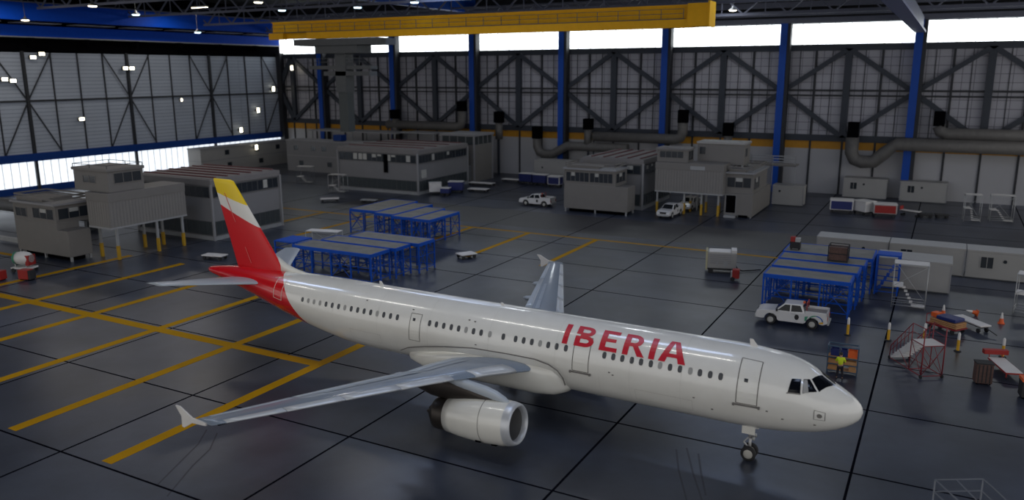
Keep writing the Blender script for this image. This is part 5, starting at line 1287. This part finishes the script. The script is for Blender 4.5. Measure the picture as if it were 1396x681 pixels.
# ------------------------------------------------------------------ lamps
def lamp(label, loc, r=.45, cool=False, axis='z', group='lamps hanging under the roof', l=None, wall=None, tall=0):
    o = thing('hangar_lamp', label, 'lamp', loc, group=group)
    if wall == 'x':
        MB().box(-.5, -.1, -r-.1, r+.1, -.3, .3).build('housing', 'crane_dark', o); MB().box(-.1, 0, -(r if not tall else .3), (r if not tall else .3), -.24*(1+tall), .24*(1+tall)).build('lens', 'lamp_cool' if cool else 'lamp_warm', o)
    else:
        MB().lathe([(.0,r+.08),(.1,r+.06),(.35,.18),(.6,.12),(.6,.001)], (0,0,0), 'z', 18).build('housing', 'crane_dark', o)
        MB().lathe([(.02,.001),(-.12,r*.8),(0,r)], (0,0,0), 'z', 18).build('lens', 'lamp_cool' if cool else 'lamp_warm', o)
        MB().bar((0,0,.6),(0,0,ZT-loc[2]),.06).build('suspension_rod', 'crane_dark', o)
    return o
wl = [(44.4,18.4),(45.7,18.16),(49.4,21.84),(50.9,22.4),(66.0,20.15),(67.3,20.15),(56.5,11.6),(102.0,15.8),(97.1,11.4),(91.9,7.5),(77.5,14.2)]
wn = ['left of the pair glowing at the far left edge of the left doors','right of the pair glowing at the far left edge of the left doors','lower one of the close pair near the top of the left doors','upper one of the close pair near the top of the left doors','left one of the pair on the middle post of the left doors','right one of the pair on the middle post of the left doors',
 'single one in the lower half of the left doors','upper one of the column of three next to the hangar corner','middle one of the column of three next to the hangar corner','lowest one of the column of three next to the hangar corner','small one below the middle rail right of the middle post']
for (y, z), nme in zip(wl, wn): lamp('warm floodlight, '+nme, (XL+1.0, y, z), .42 if y < 77 or y > 80 else .15, wall='x', tall=1 if y > 85 else 0, group='floodlights on the left doors')
lamp('warm floodlight on the pale cabin stack below the other lamps near the corner', (-86.9, 90.6, 4.2), .3, wall='x', tall=1, group='floodlights on the left doors')
lamp('warm floodlight hanging high beside the hangar corner, right of the left doors', (-88.5, 104.0, 20.3), .5, wall='x', tall=1, group='floodlights on the left doors')
cl = [((-86, 45.0, 27.2), False,'warm lamp low in the gap between the two long blue beams'), ((-69.4, 51.7, 27.8), True,'cool white lamp against the upper blue beam at the top left'), ((-61.5, 39.3, 27.9), False,'warm lamp at the very top left above the blue beams'),
 ((-80, 72.0, 26.3), True,'cool white lamp against the lower blue beam'), ((-46.8, 58.6, 28), True,'cool lamp just above the left end of the yellow crane'), ((-39.7, 47.1, 28), False,'warm lamp at the top edge above the left end of the crane'), ((-34.2, 60.0, 28), True,'cool lamp above the crane next to the short blue girder'),
 ((-22.7, 57.2, 28), True,'cool lamp on the short blue girder above the crane'), ((9.4, 92.5, 28), False,'warm lamp right of the crane under the back trusses')]
for loc, c, lb in cl: lamp(lb, loc, .55, c)
o = thing('hangar_lamp', 'long warm tube lamp at the top edge left of the crane', 'lamp', (-52.6, 49.0, 28), group='lamps hanging under the roof')
MB().box(-1.6, 1.6, -.15, .15, 0, .2).build('housing', 'crane_dark', o); MB().box(-1.5, 1.5, -.1, .1, -.06, 0).build('lens', 'lamp_warm', o); MB().bar((0,0,.2),(0,0,5),.06).build('suspension_rod', 'crane_dark', o)
# high bay lamps further forward, above the frame: their reflections glow on the floor
hb = [(-82,70.0),(-81.5,41),(-67.2,40.6),(-69.9,53.5),(-46.4,38.4),(-21.6,42.2)]
def area(name, loc, rot, sx, sy, power, col):
    l = bpy.data.lights.new(name, 'AREA'); l.shape = 'RECTANGLE'; l.size = sx; l.size_y = sy; l.energy = power; l.color = col
    o = bpy.data.objects.new(name, l); COL.objects.link(o); o.location = loc; o.rotation_euler = rot; return o
COOL = (.54, .68, 1.0); WARM = (1.0, .93, .80)
for i, (x, y) in enumerate(((-12, 40), (-22, 8), (-20, 62), (20, 8), (20, 62), (50, -5), (58, 55))):
    area('roof_fill_light', (x, y, 31.5), (0, 0, 0), 12, 3, PW_TOP, COOL)  # broad cool fill added under the roof, spread to balance brightness
for x, y in hb: area('high_bay_glow', (x, y, 29.8), (0, 0, 0), 2.6, 2.6, PW_BAY, (1.0, .93, .85))
for x, y in ((-2, 40), (14, 34), (30, 52), (8, 92), (-25, 92)): area('high_bay_glow', (x, y, 29.8), (0, 0, 0), 2.5, 2.5, PW_BAY*.6, (.9, .95, 1))
for x in (-26, -10, 6, 22): area('tube_lamp_light', (x, 0.0, 30.5), (0, 0, 0), 9, .5, PW_TUBE, (1, .98, .92))
# world: pale daylight beyond the open front of the hangar
w = bpy.data.worlds.new('daylight'); SC.world = w; w.use_nodes = True
bg = w.node_tree.nodes['Background']; bg.inputs[0].default_value = (*WORLD_COL, 1); bg.inputs[1].default_value = WORLD_S
SC.view_settings.view_transform = 'Standard'; SC.view_settings.look = 'None'; SC.view_settings.gamma = 1; SC.view_settings.use_curve_mapping = False
SC.view_settings.exposure = EXPO
SC.cycles.max_bounces = 6; SC.cycles.diffuse_bounces = 3; SC.cycles.glossy_bounces = 3; SC.cycles.use_denoising = True
SC.cycles.sample_clamp_indirect = 4
